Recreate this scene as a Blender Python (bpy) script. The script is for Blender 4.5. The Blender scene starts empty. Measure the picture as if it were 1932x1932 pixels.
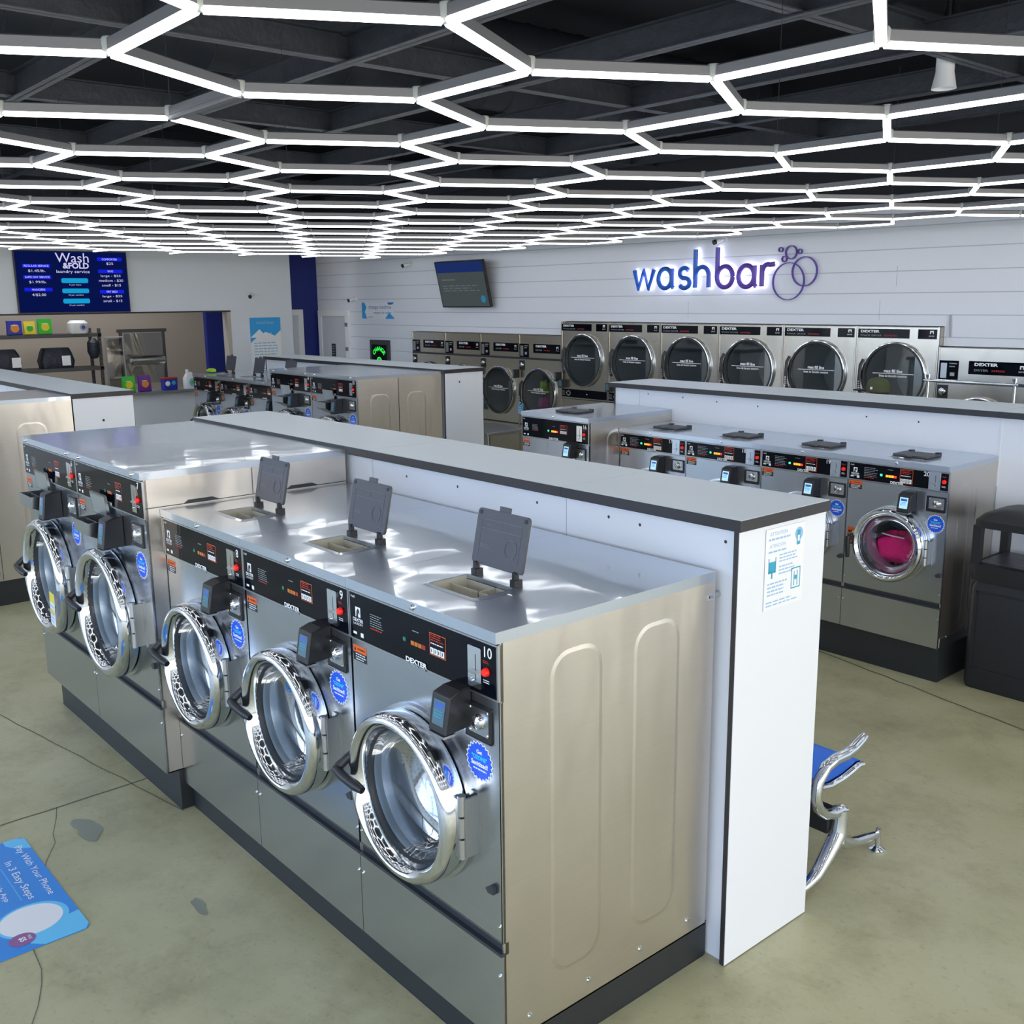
import bpy, bmesh, math, random
from mathutils import Vector, Matrix
random.seed(7)
PI = math.pi
COL = bpy.context.scene.collection
SC = bpy.context.scene

# ------------------------------------------------------------------ camera
CAM = Vector((1.9573, -1.6222, 2.2251))
YAW, PITCH, ROLL, FPX = 0.8641, -0.2057, -0.0105, 1927.93
fw = Vector((math.sin(-YAW) * math.cos(PITCH), math.cos(YAW) * math.cos(PITCH), math.sin(PITCH)))
rt = Vector((math.cos(YAW), math.sin(YAW), 0))
up = rt.cross(fw)
rt2 = math.cos(ROLL) * rt + math.sin(ROLL) * up
up2 = -math.sin(ROLL) * rt + math.cos(ROLL) * up
cd = bpy.data.cameras.new('camera'); cam = bpy.data.objects.new('camera', cd); COL.objects.link(cam)
M = Matrix((rt2, up2, -fw)).transposed().to_4x4(); M.translation = CAM
cam.matrix_world = M
cd.sensor_width = 36; cd.lens = 36 * FPX / 1932; cd.clip_start = 0.05; cd.clip_end = 200
SC.camera = cam

# ------------------------------------------------------------------ world (daylight outside the storefront)
W = bpy.data.worlds.new('World'); SC.world = W; W.use_nodes = True
wn = W.node_tree; wn.nodes.clear()
wo = wn.nodes.new('ShaderNodeOutputWorld'); bg = wn.nodes.new('ShaderNodeBackground')
tc = wn.nodes.new('ShaderNodeTexCoord'); sx = wn.nodes.new('ShaderNodeSeparateXYZ'); cr = wn.nodes.new('ShaderNodeValToRGB')
wn.links.new(tc.outputs['Generated'], sx.inputs[0]); wn.links.new(sx.outputs['Z'], cr.inputs[0])
cr.color_ramp.elements[0].position = 0.0; cr.color_ramp.elements[0].color = (0.30, 0.33, 0.38, 1)
cr.color_ramp.elements[1].position = 0.5; cr.color_ramp.elements[1].color = (0.45, 0.62, 1.0, 1)
e = cr.color_ramp.elements.new(0.03); e.color = (0.52, 0.66, 0.92, 1)
# the street side (+x) is sunlit and warm, the front (-y) open sky
wm = wn.nodes.new('ShaderNodeMix'); wm.data_type = 'RGBA'; wr = wn.nodes.new('ShaderNodeMapRange')
wr.inputs['From Min'].default_value = 0.35; wr.inputs['From Max'].default_value = 0.9; wn.links.new(sx.outputs['X'], wr.inputs[0])
wn.links.new(wr.outputs[0], wm.inputs[0]); wn.links.new(cr.outputs[0], wm.inputs['A']); wm.inputs['B'].default_value = (0.80, 0.74, 0.68, 1)
wn.links.new(wm.outputs['Result'], bg.inputs[0]); bg.inputs[1].default_value = 5.6
wn.links.new(bg.outputs[0], wo.inputs[0])
SC.view_settings.view_transform = 'Standard'; SC.view_settings.look = 'None'
SC.view_settings.exposure = 0.22; SC.view_settings.gamma = 1.0
SC.view_settings.use_curve_mapping = False
TUBE_POWER = 7.0
def portal(loc, rot, sx_, sy_):
    l = bpy.data.lights.new('window_daylight', 'AREA'); l.shape = 'RECTANGLE'; l.size = sx_; l.size_y = sy_
    l.cycles.is_portal = True
    o = bpy.data.objects.new('window_daylight', l); COL.objects.link(o); o.location = loc; o.rotation_euler = rot
portal((6.12, 0.5, 1.75), (0, PI / 2, 0), 3.0, 12.0)
bl = bpy.data.lights.new('backroom_fill', 'AREA'); bl.shape = 'RECTANGLE'; bl.size = 1.2; bl.size_y = 3.0; bl.energy = 60  # unseen fill light, added to brighten the back room
bo = bpy.data.objects.new('backroom_fill', bl); COL.objects.link(bo); bo.location = (-13.4, 3.0, 4.2)
portal((-3.0, -6.12, 1.75), (PI / 2, 0, 0), 17.0, 3.0)

# ------------------------------------------------------------------ materials
def lin(c):
    if isinstance(c, str):
        c = [int(c[i:i + 2], 16) / 255 for i in (0, 2, 4)]
    return tuple([(x / 12.92 if x <= 0.04045 else ((x + 0.055) / 1.055) ** 2.4) for x in c[:3]] + [1])
MATS = {}
def mat(name, col, rough=0.5, metal=0.0, bump=None, var=None, spec=0.5, coat=0.0, emit=None, es=0.0, trans=0.0):
    """bump=(scale xyz, strength, distance); var=(scale xyz, amount)"""
    m = bpy.data.materials.new(name); m.use_nodes = True; n = m.node_tree.nodes; l = m.node_tree.links
    p = n['Principled BSDF']; c = lin(col)
    p.inputs['Base Color'].default_value = c; p.inputs['Roughness'].default_value = rough
    p.inputs['Metallic'].default_value = metal; p.inputs['Specular IOR Level'].default_value = spec
    p.inputs['Coat Weight'].default_value = coat; p.inputs['Coat Roughness'].default_value = 0.05
    if coat: p.inputs['Coat IOR'].default_value = 2.3
    if trans: p.inputs['Transmission Weight'].default_value = trans
    if emit: p.inputs['Emission Color'].default_value = lin(emit); p.inputs['Emission Strength'].default_value = es
    def noise(sc, detail=3):
        t = n.new('ShaderNodeTexCoord'); mp = n.new('ShaderNodeMapping'); nz = n.new('ShaderNodeTexNoise')
        mp.inputs['Scale'].default_value = sc; nz.inputs['Scale'].default_value = 1; nz.inputs['Detail'].default_value = detail
        l.new(t.outputs['Object'], mp.inputs[0]); l.new(mp.outputs[0], nz.inputs[0]); return nz
    if var:
        nz = noise(var[0]); mx = n.new('ShaderNodeMix'); mx.data_type = 'RGBA'
        mx.inputs['A'].default_value = tuple([x * (1 - var[1]) for x in c[:3]] + [1])
        mx.inputs['B'].default_value = tuple([min(1, x * (1 + var[1])) for x in c[:3]] + [1])
        l.new(nz.outputs[0], mx.inputs[0]); l.new(mx.outputs['Result'], p.inputs['Base Color'])
    if bump:
        nz = noise(bump[0]); b = n.new('ShaderNodeBump'); b.inputs['Strength'].default_value = bump[1]; b.inputs['Distance'].default_value = bump[2]
        l.new(nz.outputs[0], b.inputs['Height']); l.new(b.outputs[0], p.inputs['Normal']); l.new(b.outputs[0], p.inputs['Coat Normal'])
    MATS[name] = m; return m
STEEL = mat('brushed_steel_front', 'bcc2ca', 0.24, 1.0, bump=((2.2, 2.2, 1.4), 0.30, 0.02), var=((6, 6, 60), 0.04))
STEELS = mat('brushed_steel_side', 'd6d0c8', 0.34, 1.0, bump=((2.2, 2.6, 1.0), 0.5, 0.03), var=((5, 5, 120), 0.035))
STEELL = mat('polished_steel_lid', 'c0cad6', 0.34, 1.0, bump=((1.5, 1.0, 1.2), 0.26, 0.02), coat=0.75, var=((3, 120, 3), 0.03))
TUBST = mat('tub_lip_steel', 'aab3bc', 0.34, 0.7)
STEELD = mat('dryer_steel', 'cfc8bb', 0.27, 1.0, bump=((2.0, 2.0, 1.2), 0.4, 0.02))
CHROME = mat('chrome', 'dde2e8', 0.09, 1.0)
ALU = mat('satin_aluminium', 'b8babb', 0.33, 1.0)
PROFILE = mat('light_profile_aluminium', '7c7c7f', 0.5, 0.5)
BLKGLOSS = mat('gloss_black_fascia', '070a14', 0.06, 0.0, spec=0.16)
BLK = mat('black_plastic', '1d1e22', 0.42)
FLAP = mat('grey_plastic_flap', '45464d', 0.48, bump=((60, 60, 60), 0.05, 0.002))
FLAPL = mat('flap_emboss', '5b5c64', 0.45)
RUBBER = mat('rubber_seal', '2f3338', 0.5)
GROOVE = mat('dark_groove', '3b3f45', 0.35, 0.3)
KICK = mat('dark_plinth', '24282b', 0.42, bump=((5, 5, 5), 0.08, 0.01))
TRAY = mat('soap_tray_plastic', 'b9b5a6', 0.5)
LAM = mat('white_laminate', 'dfe3ea', 0.38, var=((1.2, 1.2, 1.2), 0.015))
LAMT = mat('laminate_top', 'ccd5da', 0.42, var=((3, 3, 3), 0.02))
EDGE = mat('dark_laminate_edge', '2b2a2d', 0.45)
RED = mat('red_button', 'e2211c', 0.35, emit='ff2010', es=0.25)
ORANGE = mat('orange_label', 'e8641c', 0.5)
WHITE = mat('white_print', 'f2f4f6', 0.5)
GREYP = mat('grey_print', '9aa0a6', 0.5)
BLACKP = mat('black_print', '16171a', 0.5)
REDP = mat('red_print', 'c4331f', 0.5)
BLUEST = mat('blue_sticker', '1257e0', 0.4)
CYANP = mat('cyan_print', '35d0e8', 0.5)
LEDG = mat('green_lamp_off', '1c7a5a', 0.4); LEDO = mat('amber_lamp_off', 'c8701a', 0.4); LEDR = mat('red_lamp_off', 'a8202a', 0.4)
LITG = mat('green_lamp_lit', '30f090', 0.4, emit='30ff90', es=2.2); LITO = mat('amber_lamp_lit', 'ff8a20', 0.4, emit='ff8a20', es=2.0)
LITR = mat('red_lamp_lit', 'ff3020', 0.4, emit='ff3020', es=1.2)
SCREEN = mat('terminal_screen', '4c6a78', 0.15, emit='5f8ca0', es=0.05)
SCREENL = mat('terminal_screen_lit', 'a9dcf2', 0.2, emit='a9dcf2', es=0.5)
SCRBAR = mat('terminal_screen_bar', '3458b0', 0.2, emit='3458b0', es=0.25)
WALLB = mat('blue_paint', '0a2178', 0.55)
BEIGE = mat('beige_paint', 'b3aaa0', 0.7)
WALLP = mat('grey_white_paint', 'd5dae0', 0.6)
DOORP = mat('door_paint', 'c6cad2', 0.45)
BLACKC = mat('black_ceiling_paint', '1b1e26', 0.8)
BEAM = mat('charcoal_steel_beam', '3e4249', 0.45, 0.3, bump=((25, 25, 25), 0.3, 0.01), var=((12, 12, 12), 0.35))
DUCT = mat('dark_duct', '31353e', 0.5, 0.2)
BLUESEAT = mat('blue_vinyl', '0a72ea', 0.33)
CAN = mat('textured_charcoal_plastic', '1e2024', 0.5, bump=((90, 90, 90), 0.12, 0.003))
LINER = mat('grey_bin_liner', '4a4e55', 0.35, bump=((14, 14, 14), 0.6, 0.02))
PINK = mat('pink_cloth', 'ff1c7c', 0.8, bump=((9, 9, 9), 0.8, 0.03))
NAVY = mat('navy_cloth', '1a2550', 0.8); LIME = mat('lime_cloth', 'a5cf35', 0.8); MAGE = mat('magenta_cloth', 'b45a92', 0.8); REDC = mat('red_cloth', '9c2420', 0.8)
RACK = mat('grey_rack_steel', '4b4b4e', 0.5, 0.3)
GRAN = mat('speckled_granite', '77787c', 0.3, var=((160, 160, 160), 0.5))
OLIVE = mat('olive_cloth', '4a5034', 0.85, bump=((120, 120, 120), 0.2, 0.002))
SKIN = mat('skin', 'b07a58', 0.6); SHIRT = mat('dark_shirt', '2a2d33', 0.85); TROU = mat('grey_trousers', '4b4d52', 0.85); HAIR = mat('dark_hair', '17120f', 0.7)
GREENB = mat('green_pack', '2fb52a', 0.4); YELL = mat('yellow_pack', 'e6d02c', 0.4); PURP = mat('purple_pack', '6a1f92', 0.4); ORP = mat('orange_pack', 'e08a2c', 0.4)
BLUEB = mat('blue_pack', '1c2fa0', 0.4); WPL = mat('white_plastic', 'e6e8ea', 0.35); PALEB = mat('pale_blue_print', '8fb8dc', 0.5)
SIGNB = mat('sky_blue_print', '2f9fe0', 0.45); DSIGNB = mat('deep_blue_print', '1a6fc4', 0.45); MATB = mat('floor_decal_blue', '2488dc', 0.4); MATC = mat('floor_decal_pale', '62c4f2', 0.4)
TEALP = mat('teal_print', '2f9dbe', 0.5); PLUM = mat('plum_print', '8d5a90', 0.5)
NEONG = mat('green_backlit_mark', '2be04a', 0.4, emit='2be04a', es=0.9)
CARBON = mat('dark_display', '22252a', 0.2)
BAG = mat('navy_bag', '1a2030', 0.5, bump=((14, 14, 14), 0.6, 0.03))
CARD = mat('blue_tag', '6fb9e6', 0.5)

def emis(name, col, s):
    m = bpy.data.materials.new(name); m.use_nodes = True; n = m.node_tree.nodes; n.clear()
    o = n.new('ShaderNodeOutputMaterial'); e_ = n.new('ShaderNodeEmission'); e_.inputs[0].default_value = lin(col); e_.inputs[1].default_value = s
    m.node_tree.links.new(e_.outputs[0], o.inputs[0]); return m
TUBE = emis('lit_diffuser', 'f6faff', TUBE_POWER)
HALO = emis('sign_backlight', 'e8e8ff', 12.0)
TVBLUE = emis('tv_navy', '0a1652', 0.7); TVBAR = emis('tv_blue_bar', '1420d8', 0.9); TVCY = emis('tv_cyan', '1496c8', 0.95); TVW = emis('tv_white', 'c8c4e8', 0.95)
TVDARK = emis('tv_dark', '41484a', 0.9); TVDB = emis('tv_darkblue', '1c2f66', 0.8); TVG = emis('tv_grey_text', '5b6468', 0.8)  # tv_dark: the grey reflected in the screen is put into its emission

def glassy(name, tint, refl=0.12, alpha=0.12):
    m = bpy.data.materials.new(name); m.use_nodes = True; n = m.node_tree.nodes; l = m.node_tree.links; n.clear()
    o = n.new('ShaderNodeOutputMaterial'); t = n.new('ShaderNodeBsdfTransparent'); t.inputs[0].default_value = lin(tint)
    g = n.new('ShaderNodeBsdfGlossy'); g.inputs['Roughness'].default_value = 0.03
    fr = n.new('ShaderNodeFresnel'); fr.inputs[0].default_value = 1.4
    ad = n.new('ShaderNodeMath'); ad.operation = 'MULTIPLY_ADD'; ad.inputs[1].default_value = 0.55; ad.inputs[2].default_value = refl * 0.5; ad.use_clamp = True
    mx = n.new('ShaderNodeMixShader'); l.new(fr.outputs[0], ad.inputs[0]); l.new(ad.outputs[0], mx.inputs[0])
    l.new(t.outputs[0], mx.inputs[1]); l.new(g.outputs[0], mx.inputs[2]); l.new(mx.outputs[0], o.inputs[0]); return m
GLASS = glassy('washer_door_glass', 'eef4f8', 0.0)
DGLASS = glassy('dark_dryer_glass', 'd4dade', 0.12)
WGLASS = glassy('window_glass', 'f6fafa', 0.02)
FILM = glassy('clear_film', 'dcdcdc', 0.55)

# perforated drum
def drum_mat(k):
    m = bpy.data.materials.new('perforated_drum'); m.use_nodes = True; n = m.node_tree.nodes; l = m.node_tree.links
    p = n['Principled BSDF']; p.inputs['Metallic'].default_value = 0.8; p.inputs['Roughness'].default_value = 0.36
    t = n.new('ShaderNodeTexCoord'); s = n.new('ShaderNodeSeparateXYZ'); l.new(t.outputs['Object'], s.inputs[0])
    def mt(op, a, b=None, c=None):
        q = n.new('ShaderNodeMath'); q.operation = op
        for i, v in enumerate((a, b, c)):
            if v is None: continue
            if isinstance(v, (int, float)): q.inputs[i].default_value = v
            else: l.new(v, q.inputs[i])
        return q.outputs[0]
    zc = mt('SUBTRACT', s.outputs['Z'], k); rad = mt('SQRT', mt('ADD', mt('MULTIPLY', zc, zc), mt('MULTIPLY', s.outputs['X'], s.outputs['X'])))
    an = mt('ARCTAN2', zc, s.outputs['X'])
    u = mt('MULTIPLY', an, 96 / (2 * PI)); v = mt('MULTIPLY', mt('ADD', s.outputs['Y'], rad), 72.0)
    row = mt('FLOOR', v); u2 = mt('ADD', u, mt('MULTIPLY', row, 0.5))
    fu = mt('SUBTRACT', mt('FRACT', u2), 0.5); fv = mt('SUBTRACT', mt('FRACT', v), 0.5)
    d = mt('SQRT', mt('ADD', mt('MULTIPLY', fu, fu), mt('MULTIPLY', fv, fv)))
    hole = mt('LESS_THAN', d, 0.27)
    mx = n.new('ShaderNodeMix'); mx.data_type = 'RGBA'; mx.inputs['A'].default_value = lin('b4bcc4'); mx.inputs['B'].default_value = lin('15181c')
    l.new(hole, mx.inputs[0]); l.new(mx.outputs['Result'], p.inputs['Base Color']); return m
DRUM1 = drum_mat(0.79)
DRUM2 = drum_mat(0.85)

# concrete floor
def floor_mat():
    m = bpy.data.materials.new('sealed_concrete'); m.use_nodes = True; n = m.node_tree.nodes; l = m.node_tree.links
    p = n['Principled BSDF']; p.inputs['Roughness'].default_value = 0.36
    t = n.new('ShaderNodeTexCoord')
    def nz(sc, det, rough=0.6):
        q = n.new('ShaderNodeTexNoise'); q.inputs['Scale'].default_value = sc; q.inputs['Detail'].default_value = det; q.inputs['Roughness'].default_value = rough
        l.new(t.outputs['Object'], q.inputs[0]); return q.outputs[0]
    def ramp(src, stops):
        r = n.new('ShaderNodeValToRGB'); l.new(src, r.inputs[0]); el = r.color_ramp.elements
        el[0].position, el[0].color = stops[0][0], lin(stops[0][1]); el[1].position, el[1].color = stops[-1][0], lin(stops[-1][1])
        for s_ in stops[1:-1]:
            e_ = el.new(s_[0]); e_.color = lin(s_[1])
        return r.outputs[0]
    base = ramp(nz(0.7, 8), [(0.3, '9a9876'), (0.5, 'b0ad8a'), (0.7, 'bfbc9e')])
    st = ramp(nz(2.3, 10, 0.75), [(0.35, '86724f'), (0.52, 'ffffff'), (1.0, 'ffffff')])
    mx = n.new('ShaderNodeMix'); mx.data_type = 'RGBA'; mx.blend_type = 'MULTIPLY'; mx.inputs[0].default_value = 0.30
    l.new(base, mx.inputs['A']); l.new(st, mx.inputs['B'])
    sp = ramp(nz(38, 4), [(0.32, '9a9a90'), (0.42, 'ffffff'), (1.0, 'ffffff')])
    m2 = n.new('ShaderNodeMix'); m2.data_type = 'RGBA'; m2.blend_type = 'MULTIPLY'; m2.inputs[0].default_value = 0.22
    l.new(mx.outputs['Result'], m2.inputs['A']); l.new(sp, m2.inputs['B'])
    l.new(m2.outputs['Result'], p.inputs['Base Color'])
    b = n.new('ShaderNodeBump'); b.inputs['Strength'].default_value = 0.08; b.inputs['Distance'].default_value = 0.01
    l.new(nz(9, 6), b.inputs['Height']); l.new(b.outputs[0], p.inputs['Normal'])
    rr = n.new('ShaderNodeMapRange'); l.new(nz(3, 5), rr.inputs[0]); rr.inputs['To Min'].default_value = 0.28; rr.inputs['To Max'].default_value = 0.5
    l.new(rr.outputs[0], p.inputs['Roughness']); return m
FLOOR = floor_mat()
CRACK = mat('floor_joint', '5e5f50', 0.8)
STAIN = mat('damp_stain', '83877a', 0.25)

# shiplap wall: boards with grooves 0.19 m apart
def ship_mat():
    m = bpy.data.materials.new('white_shiplap'); m.use_nodes = True; n = m.node_tree.nodes; l = m.node_tree.links
    p = n['Principled BSDF']; p.inputs['Roughness'].default_value = 0.45
    t = n.new('ShaderNodeTexCoord'); s = n.new('ShaderNodeSeparateXYZ'); l.new(t.outputs['Object'], s.inputs[0])
    a = n.new('ShaderNodeMath'); a.operation = 'MULTIPLY_ADD'; a.inputs[1].default_value = 1 / 0.192; a.inputs[2].default_value = 0.35; l.new(s.outputs['Z'], a.inputs[0])
    f = n.new('ShaderNodeMath'); f.operation = 'FRACT'; l.new(a.outputs[0], f.inputs[0])
    g = n.new('ShaderNodeMath'); g.operation = 'LESS_THAN'; g.inputs[1].default_value = 0.045; l.new(f.outputs[0], g.inputs[0])
    mx = n.new('ShaderNodeMix'); mx.data_type = 'RGBA'; mx.inputs['A'].default_value = lin('e0e3ea'); mx.inputs['B'].default_value = lin('b8bcc6')
    l.new(g.outputs[0], mx.inputs[0]); l.new(mx.outputs['Result'], p.inputs['Base Color'])
    b = n.new('ShaderNodeBump'); b.invert = True; b.inputs['Strength'].default_value = 0.6; b.inputs['Distance'].default_value = 0.004
    l.new(g.outputs[0], b.inputs['Height']); l.new(b.outputs[0], p.inputs['Normal']); return m
SHIP = ship_mat()
# sign face: blue to violet across the word
def sign_mat():
    m = bpy.data.materials.new('blue_to_violet_face'); m.use_nodes = True; n = m.node_tree.nodes; l = m.node_tree.links
    p = n['Principled BSDF']; p.inputs['Roughness'].default_value = 0.35
    t = n.new('ShaderNodeTexCoord'); s = n.new('ShaderNodeSeparateXYZ'); l.new(t.outputs['Object'], s.inputs[0])
    mr = n.new('ShaderNodeMapRange'); mr.inputs['From Min'].default_value = -6.1; mr.inputs['From Max'].default_value = -4.2; l.new(s.outputs['X'], mr.inputs[0])
    r = n.new('ShaderNodeValToRGB'); el = r.color_ramp.elements
    el[0].position = 0.50; el[0].color = lin('0f58b8'); el[1].position = 0.66; el[1].color = lin('5a3aa0')
    l.new(mr.outputs[0], r.inputs[0]); l.new(r.outputs[0], p.inputs['Base Color']); return m
SIGNF = sign_mat()

# ------------------------------------------------------------------ mesh helpers
def XF(o=(0, 0, 0), face='-y'):
    """text/flat-shape frame: u,v,w(out) -> world"""
    o = Vector(o)
    if face == '-y': a = (Vector((1, 0, 0)), Vector((0, 0, 1)), Vector((0, -1, 0)))
    elif face == '+y': a = (Vector((-1, 0, 0)), Vector((0, 0, 1)), Vector((0, 1, 0)))
    elif face == '+x': a = (Vector((0, 1, 0)), Vector((0, 0, 1)), Vector((1, 0, 0)))
    elif face == '+z': a = (Vector((1, 0, 0)), Vector((0, 1, 0)), Vector((0, 0, 1)))
    else: a = face
    m = Matrix((a[0], a[1], a[2])).transposed().to_4x4(); m.translation = o; return m
_tc = {}
def text_mesh(s, bold=0.0, sp=1.0):
    k = (s, bold, sp)
    if k not in _tc:
        c = bpy.data.curves.new('t', 'FONT'); c.body = s; c.size = 1; c.align_x = 'LEFT'; c.extrude = 0; c.offset = bold; c.space_character = sp; c.resolution_u = 3
        o = bpy.data.objects.new('t', c); me = bpy.data.meshes.new_from_object(o)
        vs = [v.co.copy() for v in me.vertices]; fs = [tuple(p.vertices) for p in me.polygons]
        bpy.data.objects.remove(o); bpy.data.curves.remove(c); bpy.data.meshes.remove(me)
        if vs:
            x0 = min(v.x for v in vs); x1 = max(v.x for v in vs); y0 = min(v.y for v in vs); y1 = max(v.y for v in vs)
        else: x0 = x1 = y0 = y1 = 0
        _tc[k] = (vs, fs, x0, x1, y0, y1)
    return _tc[k]
class MB:
    def __init__(s): s.V = []; s.F = []; s.Mi = []; s.mats = []; s.S = []
    def mi(s, m):
        if m not in s.mats: s.mats.append(m)
        return s.mats.index(m)
    def add(s, vs, fs, m, smooth=False):
        b = len(s.V); s.V += [tuple(v) for v in vs]; k = s.mi(m)
        for f in fs: s.F.append(tuple(b + i for i in f)); s.Mi.append(k); s.S.append(smooth)
        return s
    def box(s, x0, x1, y0, y1, z0, z1, m, X=None, ch=0.0):
        if ch:
            c = ch; vs = []
            pts = [(x0 + c, y0), (x1 - c, y0), (x1, y0 + c), (x1, y1 - c), (x1 - c, y1), (x0 + c, y1), (x0, y1 - c), (x0, y0 + c)]
            return s.prism(pts, z0, z1, m, X=X)
        vs = [Vector((x, y, z)) for z in (z0, z1) for y in (y0, y1) for x in (x0, x1)]
        if X is not None: vs = [X @ v for v in vs]
        return s.add(vs, [(0, 2, 3, 1), (4, 5, 7, 6), (0, 1, 5, 4), (2, 6, 7, 3), (0, 4, 6, 2), (1, 3, 7, 5)], m)
    def prism(s, pts, w0, w1, m, X=None, smooth=False):
        n = len(pts); vs = [Vector((p[0], p[1], w)) for w in (w0, w1) for p in pts]
        if X is not None: vs = [X @ v for v in vs]
        fs = [tuple(range(n - 1, -1, -1)), tuple(range(n, 2 * n))] if w0 != w1 else [tuple(range(n))]
        if w0 != w1: fs += [(i, (i + 1) % n, n + (i + 1) % n, n + i) for i in range(n)]
        return s.add(vs, fs, m, smooth)
    def lathe(s, prof, c, m, axis='y', n=48, smooth=True, closed=False, a0=0, a1=2 * PI):
        """prof: list of (r, h) ; axis direction +h"""
        vs = []; full = abs(a1 - a0 - 2 * PI) < 1e-6; k = n if full else n + 1
        for i in range(k):
            t = a0 + (a1 - a0) * i / n; ct, st = math.cos(t), math.sin(t)
            for r, h in prof:
                if axis == 'y': vs.append((c[0] + r * ct, c[1] + h, c[2] + r * st))
                elif axis == 'z': vs.append((c[0] + r * ct, c[1] + r * st, c[2] + h))
                else: vs.append((c[0] + h, c[1] + r * ct, c[2] + r * st))
        p = len(prof); fs = []
        for i in range(n):
            j = (i + 1) % k
            for q in range(p - 1 + (1 if closed else 0)):
                q2 = (q + 1) % p
                fs.append((i * p + q, j * p + q, j * p + q2, i * p + q2))
        return s.add(vs, fs, m, smooth)
    def cyl(s, c, r, h, m, axis='y', n=20, r2=None):
        r2 = r if r2 is None else r2
        return s.lathe([(0, 0), (r, 0), (r2, h), (0, h)], c, m, axis, n)
    def tube(s, pts, r, m, n=10, smooth=True, flat=1.0):
        pts = [Vector(p) for p in pts]; N = len(pts); rs = r if isinstance(r, (list, tuple)) else [r] * N
        vs = []; T0 = None; nv = None
        for i, p in enumerate(pts):
            T = (pts[min(i + 1, N - 1)] - pts[max(i - 1, 0)]).normalized()
            if nv is None:
                nv = T.orthogonal().normalized()
                if abs(T.z) < 0.9: nv = Vector((0, 0, 1)) - T * T.z; nv.normalize()
            else: nv = (nv - T * nv.dot(T)).normalized()
            b = T.cross(nv)
            for j in range(n):
                t = 2 * PI * j / n; vs.append(p + (nv * math.cos(t) * flat + b * math.sin(t)) * rs[i])
        fs = [(i * n + j, i * n + (j + 1) % n, (i + 1) * n + (j + 1) % n, (i + 1) * n + j) for i in range(N - 1) for j in range(n)]
        fs += [tuple(range(n - 1, -1, -1)), tuple(range((N - 1) * n, N * n))]
        return s.add(vs, fs, m, smooth)
    def text(s, t, X, m, u0, v0, w=None, h=None, align='l', bold=0.0, d=0.0, sp=1.0, lift=0.0008):
        """fit text into width w or height h (cap) with its lower-left (or centre) at u0,v0"""
        vs, fs, x0, x1, y0, y1 = text_mesh(t, bold, sp)
        if not vs: return s
        sy = (h / (y1 - y0)) if h else w / (x1 - x0); sx_ = (w / (x1 - x0)) if w else sy
        wd = (x1 - x0) * sx_; ox = u0 - (wd / 2 if align == 'c' else (wd if align == 'r' else 0))
        if align == 'c': oy = v0 - (y1 - y0) * sy / 2
        else: oy = v0
        top = [X @ Vector((ox + (v.x - x0) * sx_, oy + (v.y - y0) * sy, lift + d)) for v in vs]
        s.add(top, fs, m)
        if d:
            # side walls
            cnt = {}
            for f in fs:
                for i in range(len(f)):
                    a, b = f[i], f[(i + 1) % len(f)]; k = (min(a, b), max(a, b)); cnt[k] = cnt.get(k, 0) + 1
            low = [X @ Vector((ox + (v.x - x0) * sx_, oy + (v.y - y0) * sy, lift)) for v in vs]
            n = len(vs); s.add(top + low, [(a, b, n + b, n + a) for (a, b), c in cnt.items() if c == 1], m)
        return s
    def rect(s, X, u0, u1, v0, v1, m, lift=0.0006, d=0.0):
        if d: return s.box(u0, u1, v0, v1, lift, lift + d, m, X)
        return s.add([X @ Vector((a, b, lift)) for a, b in ((u0, v0), (u1, v0), (u1, v1), (u0, v1))], [(0, 1, 2, 3)], m)
    def lines(s, X, u0, u1, v0, v1, n, m, frac=0.4, lift=0.0008):
        """n unreadable tiny print lines, broken into words"""
        rg = random.Random(int(abs(u0 * 1e4 + v0 * 1e3)) + n); hgt = (v1 - v0) / n
        for i in range(n):
            y = v1 - (i + 0.7) * hgt; u = u0; end = u0 + (u1 - u0) * rg.uniform(0.7, 1)
            while u < end:
                wl = (u1 - u0) * rg.uniform(0.08, 0.2); s.rect(X, u, min(u + wl, end), y, y + hgt * frac, m, lift); u += wl + (u1 - u0) * 0.035
        return s
    def build(s, name, parent=None, loc=None, bevel=0.0, seg=2):
        me = bpy.data.meshes.new(name); me.from_pydata(s.V, [], s.F); me.update()
        for m in s.mats: me.materials.append(m)
        me.polygons.foreach_set('material_index', s.Mi)
        me.polygons.foreach_set('use_smooth', s.S)
        bm = bmesh.new(); bm.from_mesh(me); bmesh.ops.remove_doubles(bm, verts=bm.verts, dist=1e-6); bmesh.ops.recalc_face_normals(bm, faces=bm.faces); bm.to_mesh(me); bm.free()
        if any(s.S): me.set_sharp_from_angle(angle=math.radians(38))
        o = bpy.data.objects.new(name, me); COL.objects.link(o)
        if parent: o.parent = parent
        if loc: o.location = loc
        if bevel:
            b = o.modifiers.new('bevel', 'BEVEL'); b.width = bevel; b.segments = seg; b.limit_method = 'ANGLE'; b.angle_limit = math.radians(40)
        return o
def rrect(x0, x1, y0, y1, r, n=5):
    out = []
    for cx, cy, a in ((x1 - r, y0 + r, -PI / 2), (x1 - r, y1 - r, 0), (x0 + r, y1 - r, PI / 2), (x0 + r, y0 + r, PI)):
        for i in range(n + 1): t = a + (PI / 2) * i / n; out.append((cx + r * math.cos(t), cy + r * math.sin(t)))
    return out
def circ(cx, cy, r, n=32, ry=None): return [(cx + r * math.cos(2 * PI * i / n), cy + (ry or r) * math.sin(2 * PI * i / n)) for i in range(n)]
def tag(o, label=None, cat=None, group=None, kind=None):
    if label: o['label'] = label
    if cat: o['category'] = cat
    if group: o['group'] = group
    if kind: o['kind'] = kind
    return o
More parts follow.
